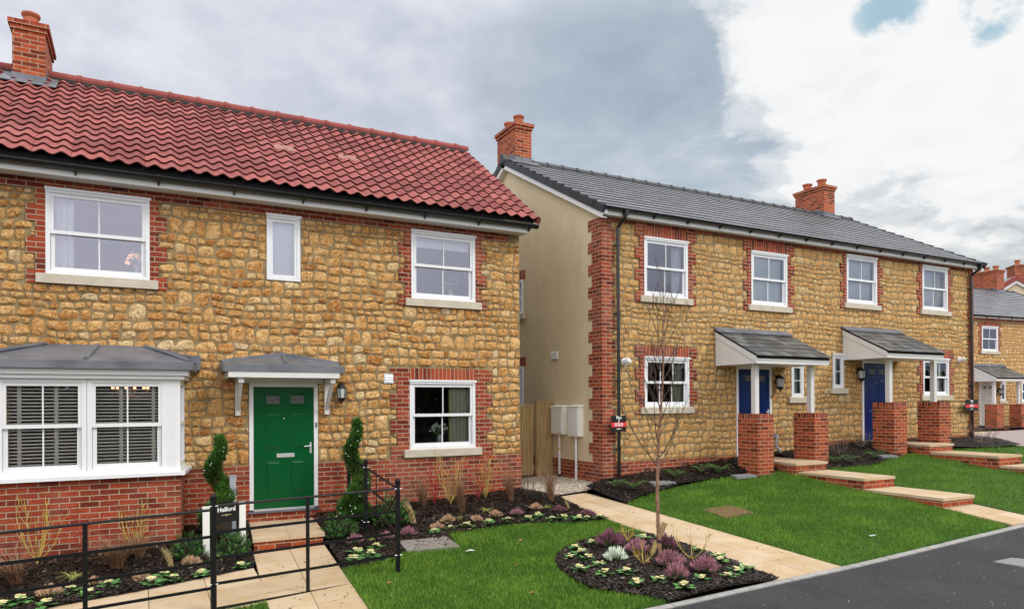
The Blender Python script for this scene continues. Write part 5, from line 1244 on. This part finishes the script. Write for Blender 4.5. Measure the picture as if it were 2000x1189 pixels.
def heather(seed, mat, n=95, r=.15, h=.15):
    R = random.Random(seed); t = thing('heather', None, 'heather', (0, 0, 0)); f = MB(); l = MB(); nr = np.random.default_rng(seed)
    for i in range(n):
        a = R.uniform(0, 2*PI); e = R.uniform(0, 1)**.7; rr = r*e; base = np.array([rr*.25*math.cos(a), rr*.25*math.sin(a), .01]); tip = np.array([rr*math.cos(a), rr*math.sin(a), h*(1.15-.65*e*e)*R.uniform(.75, 1.1)])
        mid = base*.45+tip*.55+np.array([0, 0, -.01]); tt = R.random()
        l.tube([base, mid], [.003, .005], 4, tint=tt, cap=False); d = (tip-mid); f.tube([mid-d*.1, mid+d*.3, mid+d*.65, tip], [.0035, .0062, .0052, .0015], 5, tint=tt, cap=False)
        for k in range(3):
            q = mid+d*R.uniform(.1, .6); w = nr.standard_normal(3)*.016; w[2] = abs(w[2])+.006; f.tube([q, q+w], [.0038, .001], 4, tint=tt, cap=False)
    l.build('foliage', 'heath_leaf', t); f.build('flower_spikes', mat, t); return t
def single(o, sp, h, label, group=None, s=1., rz=None):
    o.location = (sp[0], sp[1], float(h(sp[0], sp[1]))-.005); o.scale = (s, s, s); o.rotation_euler[2] = random.uniform(0, 6.28) if rz is None else rz; o['label'] = label
    if group: o['group'] = group
HG = 'clumps of heather'
hr = [(5.71, 7.92, 'heath_purple', 1.5, 'large purple-pink heather at the back left of the round bed'), (5.37, 7.33, 'heath_white', 1.15, 'white heather in the round bed'), (5.83, 7.47, 'heath_pink', 1.25, 'pink heather tangled with orange stems just left of the tree'),
      (6.24, 7.41, 'heath_purple', 1.4, 'dark purple heather close behind the tree stake'), (5.80, 6.78, 'heath_pink', 1.4, 'large pink heather in front of the tree trunk'), (5.58, 6.42, 'heath_pink', 1.2, 'pale pink heather nearest the road in the round bed'), (6.04, 6.44, 'heath_pink', 1.3, 'pink heather at the right of the round bed, by the side path')]
for i, (x, y, m_, s, lb) in enumerate(hr): single(heather(100+i, m_, 120), (x, y), roundbed, lb, HG, s)
hw = [(2.74, 9.98, 'heath_pink', 1.2, 'pink heather right of the door step'), (3.2, 9.97, 'heath_pink', 1.0, 'pink heather behind the lawn corner railing post'), (3.55, 10.03, 'heath_pink', 1.1, 'dusky pink heather left of the grey inspection cover'), (4.34, 10.39, 'heath_buff', 1.05, 'buff heather below the window vase, upper of two by the yellow sedge'),
      (4.07, 10.14, 'heath_buff', .95, 'faded brown heather directly behind the inspection cover'), (4.78, 10.25, 'heath_buff', .95, 'buff heather in the middle of the wall bed, right of the yellow sedge'), (5.17, 10.34, 'heath_buff', .95, 'straw-brown heather below the window sill end'), (5.53, 10.28, 'heath_pink', .95, 'pale pink heather below the house corner'),
      (5.97, 10.4, 'heath_buff', .95, 'brown heather left of the green-yellow tuft near the gravel'), (6.27, 10.13, 'heath_purple', .95, 'mauve heather beside the small straw tuft'), (6.52, 9.67, 'heath_purple', 1.0, 'mauve heather at the tip of the wall bed by the side path'),
      (.60, 9.90, 'heath_buff', 1.0, 'beige heather beside the little pine left of the sign'), (-.87, 9.29, 'heath_buff', 1.1, 'beige heather among primroses at the left edge'), (.03, 9.45, 'heath_buff', .9, 'yellowish heather in front of the brown arching grass'), (-.47, 9.55, 'heath_buff', .8, 'low beige heather behind the thin railing upright')]
for i, (x, y, m_, s, lb) in enumerate(hw): single(heather(130+i, m_, 80, .14, .12), (x, y), wallbed, lb, HG, s)
def tuft(seed, mat, n, L, W, spread_=.5, droop=.7, up=1., name='grass_tuft', cat='grass tuft', lean=(0, 0), seg=6):
    R = random.Random(seed); t = thing(name, None, cat, (0, 0, 0)); m = MB()
    for i in range(n):
        a = R.uniform(0, 2*PI); l = L*R.uniform(.55, 1.1); o = spread_*R.uniform(.15, 1.); v = []; f = []
        d = np.array([math.cos(a)*o+lean[0], math.sin(a)*o+lean[1]]); s = np.array([-math.sin(a), math.cos(a), 0]); b = np.array([R.uniform(-.03, .03), R.uniform(-.03, .03), 0])
        dr = droop*R.uniform(.6, 1.2)
        for k in range(seg+1):
            u = k/seg; p = b+np.array([d[0]*l*u*(.6+.6*u), d[1]*l*u*(.6+.6*u), l*(up*u-dr*u*u)]); p[2] = max(p[2], .004+.01*R.random()); w = W*(1-u)**.6*.5+.0002; v += [p-s*w, p+s*w]
        for k in range(seg): f.append((2*k, 2*k+1, 2*k+3, 2*k+2))
        m.add(v, f, R.random())
    m.build('blades', mat, t); return t
sg = [(-.68, 9.91, 1.1, 'yellow-green striped sedge in the bay window bed'), (.93, 10.05, 1.1, 'yellow-green striped sedge just right of the big railing post'), (4.57, 10.46, .75, 'low lime sedge in the wall bed below the window'), (6.17, 10.39, .8, 'lime-green sedge near the gravel and the side path'), (5.15, 10.66, 1.0, 'olive sedge tuft close to the wall below the sill'), (3.0, 10.04, .7, 'small yellow sedge behind the side railings')]
for i, (x, y, s, lb) in enumerate(sg): single(tuft(200+i, 'sedge', 80, .24, .007, .85, .75, .8, 'sedge', 'sedge'), (x, y), wallbed, lb, 'variegated sedges', s)
st_ = [(3.82, 10.55, 1.45, 'tall straw-coloured feather grass leaning by the dwarf pine'), (6.5, 10.21, .62, 'small straw tuft at the side path edge'), (.37, 9.93, 1., 'straw and green grass tuft left of the name sign')]
for i, (x, y, s, lb) in enumerate(st_): single(tuft(220+i, 'grass_straw', 170, .30, .0026, .18, .35, 1.15, 'feather_grass', 'grass tuft', (-.26, .1)), (x, y), wallbed, lb, 'feather grasses', s, 0)
cx_ = [(-1.25, 9.95, 1.5, 'bronze arching sedge at the left edge of the picture'), (-.22, 10.14, 1.6, 'bronze arching sedge spilling behind the thin railing upright'), (.02, 10.45, 1.35, 'bronze upright sedge below the bay window')]
for i, (x, y, s, lb) in enumerate(cx_): single(tuft(240+i, 'grass_brown', 260, .44, .0035, .95, .62, 1.1, 'bronze_sedge', 'sedge', (-.2, -.1), 8), (x, y), wallbed, lb, 'bronze sedges', s, 0)
tl = [(4.25, 11.2, 1.0, 'thin bronze grass clump nearest the big window sill, left'), (4.75, 10.75, 1.25, 'tall bronze grass clump under the window sill'), (5.78, 10.95, 1.15, 'tall bronze grass clump at the house corner'), (6.44, 10.68, 1.2, 'tall bronze grass clump leaning over the gravel')]
for i, (x, y, s, lb) in enumerate(tl): single(tuft(260+i, 'grass_brown', 210, .66, .0035, .42, .14, 1.0, 'tall_grass', 'grass clump', (-.12, 0), 6), (x, y), wallbed, lb, 'tall bronze grasses', s, 0)
def shrub(seed, mat, n, H, spread_=.4, r=.005, fork=3, name='dogwood', cat='dogwood', wob=.04):
    R = random.Random(seed); t = thing(name, None, cat, (0, 0, 0)); m = MB()
    m.tube([(0, 0, -.05), (0, 0, .06)], r*2, 6)
    for i in range(n):
        a = 2*PI*i/n+R.uniform(-.4, .4); o = spread_*R.uniform(.3, 1); h = H*R.uniform(.65, 1); pts = []
        for k in range(7):
            u = k/6; e = o*(1-(1-u)**2.2); pts.append((e*math.cos(a)+R.gauss(0, wob*.15)*u, e*math.sin(a)+R.gauss(0, wob*.15)*u, .04+h*u**1.15))
        m.tube(pts, [r*(1-.65*k/6) for k in range(7)], 5)
        for q in range(fork):
            k = R.randint(2, 5); b = np.array(pts[k]); aa = a+R.uniform(-1.4, 1.4); l = h*R.uniform(.2, .45); e = b+np.array([l*.38*math.cos(aa), l*.38*math.sin(aa), l*.9]); mid = (b+e)/2+np.array([.03*math.cos(aa), .03*math.sin(aa), -.01]); m.tube([b, mid, e], [r*.6, r*.5, r*.25], 4)
    m.build('stems', mat, t); return t
dg = [(-1.12, 10.62, 'stem_yellow', .82, .30, 'yellow-stemmed dogwood in front of the bay brickwork, nearer the left edge'), (-.02, 10.68, 'stem_yellow', .72, .20, 'yellow-stemmed dogwood below the right bay window'), (4.74, 11.2, 'stem_yellow', .95, .26, 'tall yellow-stemmed dogwood in front of the window sill'), (5.45, 11.3, 'stem_yellow', .75, .22, 'yellow-stemmed dogwood near the house corner'),
      (-.62, 10.65, 'stem_red', .68, .24, 'red-stemmed dogwood between the two yellow ones under the bay'), (4.5, 11.35, 'stem_red', .72, .16, 'red-stemmed dogwood left of the ground floor window centre'), (5.3, 11.3, 'stem_red', .80, .20, 'dark red-stemmed dogwood below the right end of the sill'), (6.12, 11.0, 'twig', .42, .16, 'leafless reddish twiggy shrub by the gravel strip')]
for i, (x, y, m_, H, sp, lb) in enumerate(dg): single(shrub(300+i, m_, 11 if m_ == 'stem_yellow' else 7, H, sp, .0058), (x, y), wallbed, lb, 'coloured-stem dogwoods')
for i, (x, y, H, sp, lb) in enumerate(((6.04, 7.95, .26, .17, 'small yellow twiggy dogwood behind the purple heather in the round bed'), (5.56, 7.02, .30, .24, 'orange twiggy dogwood left of the trunk in the round bed'), (6.22, 6.86, .42, .26, 'sparse orange-stemmed dogwood right of the trunk in the round bed'))):
    single(shrub(330+i, 'stem_yellow', 10 if i < 2 else 6, H, sp, .0045, 3), (x, y), roundbed, lb, 'coloured-stem dogwoods')
t2 = [(8.63, 11.09, 'bare twiggy shrub right of the near downpipe'), (8.95, 11.15, 'bare twiggy shrub behind the fern, second from the near downpipe'), (10.0, 11.3, 'bare thin shrub by the wall under the small-paned window'), (14.13, 10.74, 'dead brown bush between the porches'), (15.24, 10.99, 'dead brown bush against the third brick pier'), (19.6, 10.6, 'bare grey bush in front of the far downpipe')]
for i, (x, y, lb) in enumerate(t2): single(shrub(350+i, 'twig' if i < 3 else 'twig_grey', 5 if i < 3 else 16, (.5, .45, .5, .32, .35, .55)[i], (.15, .15, .2, .28, .28, .5)[i], .0035 if i < 3 else .005, 2 if i < 3 else 5, 'bare_shrub', 'shrub'), (x, y), wallbed, lb, 'bare shrubs')
def fern(seed):
    R = random.Random(seed); t = thing('fern', None, 'fern', (0, 0, 0)); m = MB()
    for i in range(9):
        a = 2*PI*i/9+R.uniform(-.3, .3); L = R.uniform(.2, .34); d = np.array([math.cos(a), math.sin(a)])
        for k in range(1, 13):
            u = k/13; c = np.array([d[0]*L*u, d[1]*L*u, L*(1.8*u-1.35*u*u)+.02]); w = .055*math.sin(PI*min(1, u*.9+.12))
            for s_ in (1, -1):
                aa = a+s_*1.15; leaf(m, c, (math.cos(aa), math.sin(aa)), w, .018, .3, 2, R.random(), .15)
        m.tube([(0, 0, .01), (d[0]*L*.5, d[1]*L*.5, L*.56+.02), (d[0]*L, d[1]*L, L*.45+.02)], .002, 3)
    m.build('fronds', 'fern', t, smooth=True); return t
fn = [(7.95, 10.85), (8.22, 10.62), (9.41, 10.85), (10.12, 10.86), (10.45, 10.72), (11.45, 10.62), (13.47, 10.30), (13.8, 10.22), (14.73, 10.25), (15.93, 10.55)]
fl_ = ['fern at the corner of the house by the gravel and path', 'fern between the side path and the near downpipe', 'fern right behind the young tree trunk', 'fern halfway along the mulch under the small-paned window', 'fern left of the slate slab and first brick pier', 'fern at the foot of the first brick pier', 'fern at the foot of the second brick pier', 'fern in the middle of the bed between the porches', 'fern left of the third brick pier', 'fern tucked between the third pier and its step']
pf = [fern(401), fern(402), fern(403)]
for i, (sp, lb) in enumerate(zip(fn, fl_)): single(pf[i] if i < 3 else copy_tree(pf[i % 3]), sp, wallbed, lb, 'ferns in the mulch', random.uniform(.85, 1.1))
def needles(mb, c, d, L, n, R, ln=.04, w=.0022):
    """a shoot set with needles"""
    c = np.array(c); d = np.array(d)/np.linalg.norm(d); a = np.cross(d, [0, 0, 1.]); a = a/(np.linalg.norm(a)+1e-6); b = np.cross(d, a); tt = R.random()
    for i in range(n):
        u = i/n; th = i*2.4; p = c+d*L*u; o = (math.cos(th)*a+math.sin(th)*b); q = p+(o*.75+d*.7)*ln*(1-.3*u); s = np.cross(o, d)*w
        mb.add([p-s, p+s, q], [(0, 1, 2)], min(1, max(0, tt+R.uniform(-.25, .25))))
def dwarf_pine(seed, r, h, n=95):
    R = random.Random(seed); t = thing('dwarf_pine', None, 'dwarf pine', (0, 0, 0)); m = MB(); br = MB(); tp = MB()
    for i in range(n):
        a = R.uniform(0, 2*PI); e = math.acos(R.uniform(-.05, 1)); rr = R.uniform(.45, 1.02); p = np.array([r*rr*math.sin(e)*math.cos(a), r*rr*math.sin(e)*math.sin(a), .04+h*rr*math.cos(e)*R.uniform(.75, 1.1)])
        d = np.array([math.sin(e)*math.cos(a)*.8, math.sin(e)*math.sin(a)*.8, .8]); d = d/np.linalg.norm(d); needles(m if rr < .85 else tp, p-d*.04, d, .075, 44, R, .034, .0024)
        if i % 3 == 0: br.tube([(0, 0, .02), p*.6, p], [.009, .006, .003], 4)
    br.build('branches', 'bark', t); m.build('needles', 'pine', t); tp.build('young_needles', 'pine_tip', t); return t
for i, (x, y, r, h, lb) in enumerate(((.60, 10.21, .24, .34, 'dwarf pine just left of the name sign, by the bay corner'), (1.14, 10.14, .22, .30, 'dwarf pine in front of the name sign, beside the step'), (2.62, 10.40, .26, .36, 'dwarf pine right of the door step, in front of the spiral tree'), (3.53, 10.70, .36, .42, 'broad dwarf pine behind the side railings'))):
    single(dwarf_pine(500+i, r, h, (260, 280, 300, 460)[i]), (x, y), wallbed, lb, 'dwarf pines')
def topiary(seed, H, R0, turns, label, x, y, skirt=0, ph=0.):
    R = random.Random(seed); t = thing('spiral_topiary', label, 'topiary', (0, 0, 0), 'clipped spiral trees by the door'); m = MB(); tr = MB()
    tr.tube([(0, 0, -.05), (.005, 0, H*.5), (0, 0, H*.95)], [.02, .014, .006], 7); tr.build('trunk', 'bark', t)
    li = MB()
    n = int(4600)
    def sprig(p, out, tt):
        d = out+np.array([0, 0, .6]); d /= np.linalg.norm(d); s = np.cross(d, [R.gauss(0, 1), R.gauss(0, 1), R.gauss(0, 1)]); s = s/np.linalg.norm(s)
        for k in range(3):
            o = np.array([R.gauss(0, .011) for _ in range(3)]); l = R.uniform(.025, .052); q = p+o; m.add([q-s*.0075, q+s*.0075, q+d*l+s*.002*k], [(0, 1, 2)], tt)
    for i in range(n):
        u = R.random()**1.15; z = .16+(H-.16)*u; th = 2*PI*turns*u+ph; rad = R0*(1-u)**.65+.028; tube = rad*.66+.030
        cx, cy = rad*.62*math.cos(th), rad*.62*math.sin(th); a = R.uniform(0, 2*PI); e = R.gauss(0, 1), R.gauss(0, 1), R.gauss(0, 1); e = np.array(e)/np.linalg.norm(e); k = R.uniform(.75, 1.0)
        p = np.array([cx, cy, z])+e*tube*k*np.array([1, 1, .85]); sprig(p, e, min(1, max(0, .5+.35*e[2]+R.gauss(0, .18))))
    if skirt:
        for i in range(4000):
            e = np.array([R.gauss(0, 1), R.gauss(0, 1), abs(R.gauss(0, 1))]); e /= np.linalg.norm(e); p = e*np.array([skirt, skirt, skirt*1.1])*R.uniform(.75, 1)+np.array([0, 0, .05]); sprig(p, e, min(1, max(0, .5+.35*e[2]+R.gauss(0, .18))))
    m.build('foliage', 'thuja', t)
    z = float(wallbed(x, y)); t.location = (x, y, z)
    # string of fairy lights: a thing of its own
    s = thing('fairy_lights', 'tiny white fairy lights wound round the spiral tree '+('left of' if seed == 601 else 'right of')+' the green door', 'fairy lights', (0, 0, 0), 'fairy lights on the spiral trees'); w = MB(); b = MB(); pts = []
    for i in range(28):
        u = (i+.5)/28*.98; zz = .1+(H-.12)*u; th = 2*PI*turns*u+ph+R.uniform(-1.5, 1.5); rad = R0*(1-u)**.65+.028; c = np.array([rad*.62*math.cos(2*PI*turns*u+ph), rad*.62*math.sin(2*PI*turns*u+ph), zz]); rr = rad*.66+.036
        p = c+np.array([math.cos(th), math.sin(th), R.uniform(-.3, .3)])*rr; pts.append(p); b.ball(p, .0045, 6, 4)
    if skirt:
        for i in range(16):
            e = np.array([R.gauss(0, 1), R.gauss(0, 1), abs(R.gauss(0, 1))]); e /= np.linalg.norm(e); b.ball(e*skirt*1.04+np.array([0, 0, .05]), .0055, 6, 4)
    w.tube(pts, .0012, 3); w.build('wire', 'twig', s); b.build('bulbs', 'fairy', s); s.location = (x, y, z)
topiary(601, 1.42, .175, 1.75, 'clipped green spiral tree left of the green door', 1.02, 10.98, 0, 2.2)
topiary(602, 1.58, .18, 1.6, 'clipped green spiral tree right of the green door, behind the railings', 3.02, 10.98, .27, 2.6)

# young birch, its stake and tie
t = thing('young_tree', 'slim leafless young birch with peeling reddish bark in the round bed', 'tree', (5.95, 7.2, -2.1))
R = random.Random(77); tk = MB(); BX, BYY = 5.94, 7.15; z0 = float(roundbed(BX, BYY))
def tp(z):
    u = (z-z0)/3.6; return np.array([BX-.035*math.sin(u*5.5)+.05*u, BYY+.02*math.sin(u*7), z])
zs = [z0-.1+3.7*i/26 for i in range(27)]
tk.tube([tp(z) for z in zs], [max(.004, .027*(1-((z-z0)/3.75))**.8+R.uniform(-.0012, .0012)) for z in zs], 9); tk.build('trunk', 'birch', t, smooth=True)
bk_ = MB()
for i in range(60):      # papery curls and knots on the trunk
    z = z0+R.uniform(.2, 2.2); a = R.uniform(0, 6.28); p = tp(z); r = .027*(1-((z-z0)/3.75))**.8; o = np.array([math.cos(a), math.sin(a), 0]); s = np.array([-math.sin(a), math.cos(a), 0])*.012
    bk_.add([p+o*r-s, p+o*r+s, p+o*(r+.010)+s*.8+np.array([0, 0, .012]), p+o*(r+.009)-s*.7+np.array([0, 0, .014])], [(0, 1, 2, 3)])
bk_.build('peeling_bark', 'birch', t)
bm = MB()
def branch(p, d, L, r, depth):
    pts = [p]; q = p.copy(); dd = d/np.linalg.norm(d); n = 6
    for i in range(n):
        dd = dd+np.array([R.gauss(0, .07), R.gauss(0, .07), .10]); dd /= np.linalg.norm(dd); q = q+dd*L/n; pts.append(q.copy())
    bm.tube(pts, [r*(1-.8*i/n) for i in range(n+1)], 4, cap=False)
    if depth:
        for k in range(R.randint(3, 5)):
            i = R.randint(1, n-1); a = R.uniform(0, 6.28); e = dd*.75+np.array([math.cos(a), math.sin(a), .3])*.5; branch(pts[i], e, L*R.uniform(.3, .5), r*.55, depth-1)
for i in range(26):
    z = z0+1.05+2.3*(i/26)**.9; a = i*2.4+.5; p = tp(z); up = .9+.7*((z-z0)/3.6); L = .98*(1-.55*(z-z0-1)/2.6)*R.uniform(.75, 1.1); branch(p, np.array([math.cos(a)*1.05, math.sin(a)*1.05, up]), L*1.1, .0085*(1-.5*(z-z0-1)/2.6), 2)
bm.build('branches', 'twig', t)
t = thing('tree_stake', 'thick round wooden stake leaning against the young tree', 'stake', (5.9, 7.5, -2.15))
m = MB(); a = np.array([5.86, 7.38, -2.25]); b = np.array([6.13, 7.28, -1.60]); m.tube([a, b], .036, 14); m.build('pole', 'stake', t)
m = MB(); d = (b-a)/np.linalg.norm(b-a); m.tube([b, b+d*.004], .034, 14); m.build('sawn_end', 'stake_end', t)
m = MB(); zt = -1.80; c1 = tp(zt)+np.array([0, -.002, 0]); c2 = a+(b-a)*((zt-a[2])/(b[2]-a[2]))
for c, r in ((c1, .031), (c2, .044)):
    m.lathe((c[0], c[1], c[2]-.014), [(r, 0), (r+.004, .002), (r+.004, .026), (r, .028)], 14)
dxy = c2-c1; m.tube([c1+dxy*.28, c1+dxy*.65], .013, 6); tag(m.build('tree_tie', 'rubber'), 'black rubber tie holding the young tree to its stake', 'tree tie')

# litter: a few dry leaves and scraps
for i, (x, y, lb) in enumerate(((3.9, 6.9, 'curled brown leaf on the lawn near the bottom edge'), (4.25, 7.9, 'curled brown leaf in the middle of the near lawn'), (2.6, 8.0, 'curled brown leaf at the foot of the corner railing post'), (4.85, 8.9, 'dry leaf on the lawn left of the round bed'), (5.32, 7.0, 'reddish dry leaf on the mulch of the round bed, left part'), (5.62, 6.98, 'reddish dry leaf on the mulch beside the orange twigs'))):
    m = MB(); z = float((roundbed if i > 3 else G)(x, y))+.045; R2 = random.Random(i)
    m.add([(x-.035, y, z), (x, y-.02, z+.012), (x+.035, y+.005, z+.004), (x+.005, y+.025, z+.015), (x, y, z-.004)], [(0, 1, 4), (1, 2, 4), (2, 3, 4), (3, 0, 4)]); tag(m.build('fallen_leaf', 'litter'), lb, 'leaf', 'fallen leaves')
m = MB(); x, y = 3.98, 8.75; z = float(G(x, y))+.05; m.add([(x-.07, y, z), (x-.02, y-.03, z+.015), (x+.06, y-.03, z+.005), (x+.08, y+.01, z), (x+.02, y+.03, z+.02), (x-.04, y+.03, z+.005)], [(0, 1, 4, 5), (1, 2, 3, 4)]); tag(m.build('paper_scrap', 'rag'), 'crumpled white scrap lying on the lawn near the inspection cover', 'scrap')
m = MB(); x, y = 9.4, 6.6; z = float(G(x, y))+.05; m.box(x-.06, x+.06, y-.012, y+.012, z, z+.01); tag(m.build('plastic_strip', 'rag'), 'thin white strip lying on the lawn near the kerb', 'scrap')

# crumbs of bark kicked on to the paving
V, F = poly_tri([(1.2, 7.6), (2.15, 7.4), (2.32, 9.9), (1.4, 9.9)], .3); Pa, _ = scatter(V, F, 90, lambda x, y: G(x, y)+.008); V, F = poly_tri([(6.75, 6.2), (7.8, 6.2), (7.55, 11), (6.75, 11)], .3); Pb, _ = scatter(V, F, 60, lambda x, y: G(x, y)+.008)
chips('bark_crumbs', np.concatenate([Pa, Pb]), .005, .017, 'chips', 'crumbs of dark bark scattered on the buff paving', 'bark crumbs', lift=.003)
V, F = poly_tri([(4.5, 2.5), (13, 2.5), (13, 5.8), (5.2, 5.8)], .5); Pa, _ = scatter(V, F, 260, lambda x, y: G(x, y)-.012-.006*(5.9-y)); chips('road_grit', Pa, .003, .009, 'gravel', 'pale grit scattered on the tarmac', 'grit', flat=.6, lift=.001)
# hedge and bank across the road, mirrored in the ground floor panes
V = []; F = []; rg = np.random.default_rng(5); n = 52000
hx, hz = rg.uniform(-45, 60, n), rg.random(n)**.8; top = 2.6+.9*np.sin(hx*.21)+.5*np.sin(hx*.73)
c = np.column_stack([hx, -13+rg.uniform(-.9, .9, n), -2.6+(top+2.6)*hz]); e1 = rg.standard_normal((n, 3))*.26; e2 = rg.standard_normal((n, 3))*.26
V = np.stack([c-e1, c+e1, c+e2], 1).reshape(-1, 3); F = np.arange(n*3).reshape(-1, 3)
h_ = raw_mesh('hedge', V, F, np.repeat(rg.random(n), 3), 'hedge'); tag(h_, 'tall dark hedge across the road, mirrored in the ground floor panes', 'hedge')

# ------------------------------------------------------------------ lift everything, camera, light, sky
for o in list(COL.objects):
    if o.parent is None: o.location.z += ZO
    if 'wl' in o: del o['wl']
f_, p_, r_, yaw = 1378.02, .0043, -.0050, math.radians(27.936)
cam = bpy.data.cameras.new('camera'); co = bpy.data.objects.new('camera', cam); COL.objects.link(co)
cam.sensor_width = 36; cam.lens = f_/2000*36; cam.shift_y = (778.6-594.5)/2000; cam.clip_start = .1; cam.clip_end = 1500
Rv = Vector((.88347048, -.46846016, -.005)); Uv = Vector((.00240288, -.00614128, .99997826)); Fv = Vector((.46848068, .88346328, .0043))
mt = Matrix.Identity(4)
for i in range(3): mt[i][0] = Rv[i]; mt[i][1] = Uv[i]; mt[i][2] = -Fv[i]
co.matrix_world = Matrix.Translation((0, 0, ZO)) @ mt
sc.camera = co
lp = bpy.data.lights.new('chandelier_light', 'POINT'); lp.energy = 6; lp.color = (1, .72, .45); lp.shadow_soft_size = .2; lo_ = bpy.data.objects.new('chandelier_light', lp); COL.objects.link(lo_); lo_.location = (-.1, 12.5, .24+ZO)
sun = bpy.data.lights.new('sun', 'SUN'); sun.energy = 1.5; sun.angle = math.radians(14); sun.color = (1, .955, .88)
so_ = bpy.data.objects.new('sun', sun); COL.objects.link(so_)
SUN_EL, SUN_AZ = math.radians(42), math.radians(140)      # azimuth measured clockwise from +Y
sdir = Vector((math.sin(SUN_AZ)*math.cos(SUN_EL), math.cos(SUN_AZ)*math.cos(SUN_EL), math.sin(SUN_EL)))
so_.rotation_euler = sdir.to_track_quat('Z', 'Y').to_euler()
w = bpy.data.worlds.new('World'); sc.world = w; w.use_nodes = True; nt = w.node_tree; nt.nodes.clear()
out = nt.nodes.new('ShaderNodeOutputWorld'); bg = nt.nodes.new('ShaderNodeBackground'); nt.links.new(bg.outputs[0], out.inputs[0])
sky = nt.nodes.new('ShaderNodeTexSky'); sky.sky_type = 'NISHITA'; sky.sun_disc = False; sky.sun_elevation = SUN_EL; sky.sun_rotation = SUN_AZ
tc = nt.nodes.new('ShaderNodeTexCoord'); D = tc.outputs['Generated']
sp = nt.nodes.new('ShaderNodeSeparateXYZ'); nt.links.new(D, sp.inputs[0])
zc = math_n(nt, 'ADD', math_n(nt, 'MAXIMUM', sp.outputs[2], 0.), .22)
cb = nt.nodes.new('ShaderNodeCombineXYZ'); nt.links.new(math_n(nt, 'DIVIDE', sp.outputs[0], zc), cb.inputs[0]); nt.links.new(math_n(nt, 'DIVIDE', sp.outputs[1], zc), cb.inputs[1])
c1 = noise(nt, cb.outputs[0], 1.15, 6, .52, .35); c2 = noise(nt, cb.outputs[0], 3.2, 6, .58, .2); c3 = noise(nt, cb.outputs[0], .6, 3, .5, .2)
def dotp(v, lo, hi):
    n = nt.nodes.new('ShaderNodeVectorMath'); n.operation = 'DOT_PRODUCT'; nt.links.new(D, n.inputs[0]); v = Vector(v).normalized(); n.inputs[1].default_value = v
    m = nt.nodes.new('ShaderNodeMapRange'); m.interpolation_type = 'SMOOTHSTEP'; nt.links.new(n.outputs['Value'], m.inputs[0]); m.inputs[1].default_value = lo; m.inputs[2].default_value = hi; return m.outputs[0]
def wob(x, amt, src): return math_n(nt, 'ADD', x, math_n(nt, 'MULTIPLY_ADD', src, amt, -amt/2))
# broad shape of the cloud cover: a bright break to the right, a slate-blue bank in the middle and left
c4 = noise(nt, cb.outputs[0], 7., 6, .6, .4)
brk = dotp((.777, .393, .492), .922, .988)
f = wob(brk, 1.5, c1); f = wob(f, 1.3, c2); f = wob(f, .8, c4)
bright = ramp(nt, f, [(.20, (0, 0, 0)), (.38, (.45, .45, .45)), (.54, (.92, .92, .92)), (.75, (1, 1, 1))], 'EASE')
left = dotp((-.02, .92, .42), .80, .99)
g = wob(.5, 1.5, c1); g = wob(g, 1.1, c2); g = wob(g, .35, c4)
greyc = ramp(nt, g, [(.1, (.36, .44, .53)), (.4, (.46, .54, .63)), (.6, (.60, .66, .73)), (.9, (.84, .87, .89))])
greyc = mixc(nt, math_n(nt, 'MULTIPLY', left, .7), greyc, ramp(nt, g, [(.2, (.55, .575, .68)), (.7, (.88, .87, .95))]))
low = nt.nodes.new('ShaderNodeMapRange'); nt.links.new(sp.outputs[2], low.inputs[0]); low.inputs[1].default_value = .30; low.inputs[2].default_value = .12
lowr = math_n(nt, 'MULTIPLY', low.outputs[0], dotp((.86, .50, .1), .93, .99))
greyc = mixc(nt, math_n(nt, 'MULTIPLY', lowr, .8), greyc, (.60, .62, .61))
cl = mixc(nt, bright, greyc, ramp(nt, c4, [(.3, (.89, .905, .92)), (.55, (.95, .95, .95))]))
# overhead and behind the viewer the cover is thinner and brighter
up = dotp((-.48, -.60, .70), .05, .72)
zen = nt.nodes.new('ShaderNodeMapRange'); nt.links.new(sp.outputs[2], zen.inputs[0]); zen.inputs[1].default_value = .47; zen.inputs[2].default_value = .62
cl = mixc(nt, math_n(nt, 'MULTIPLY', zen.outputs[0], .8), cl, (1.15, 1.17, 1.22))
cl = mixc(nt, up, cl, (1.75, 1.75, 1.82))
# small gaps of blue
gap = math_n(nt, 'MAXIMUM', dotp((.749, .499, .437), .9984, .99998), dotp((.803, .425, .420), .9984, .99998))
gapf = ramp(nt, wob(wob(gap, 2.0, c2), 3.4, c4), [(.55, (0, 0, 0)), (1.0, (.8, .8, .8))])
skc = nt.nodes.new('ShaderNodeMix'); skc.data_type = 'RGBA'; skc.blend_type = 'MULTIPLY'; skc.inputs[0].default_value = 1; nt.links.new(sky.outputs[0], skc.inputs[6]); skc.inputs[7].default_value = (.10, .10, .10, 1)
blue = mixc(nt, .6, skc.outputs[2], (.30, .62, .78))
fin = mixc(nt, math_n(nt, 'MULTIPLY', gapf, gap), cl, blue)
hz = nt.nodes.new('ShaderNodeMapRange'); nt.links.new(sp.outputs[2], hz.inputs[0]); hz.inputs[1].default_value = -.02; hz.inputs[2].default_value = -.3
fin = mixc(nt, hz.outputs[0], fin, (.20, .20, .18))
nt.links.new(fin, bg.inputs[0]); bg.inputs[1].default_value = 1.
vs = sc.view_settings; vs.view_transform = 'Standard'; vs.look = 'None'; vs.gamma = 1; vs.exposure = 0.
sc.render.resolution_x = 1024; sc.render.resolution_y = 608
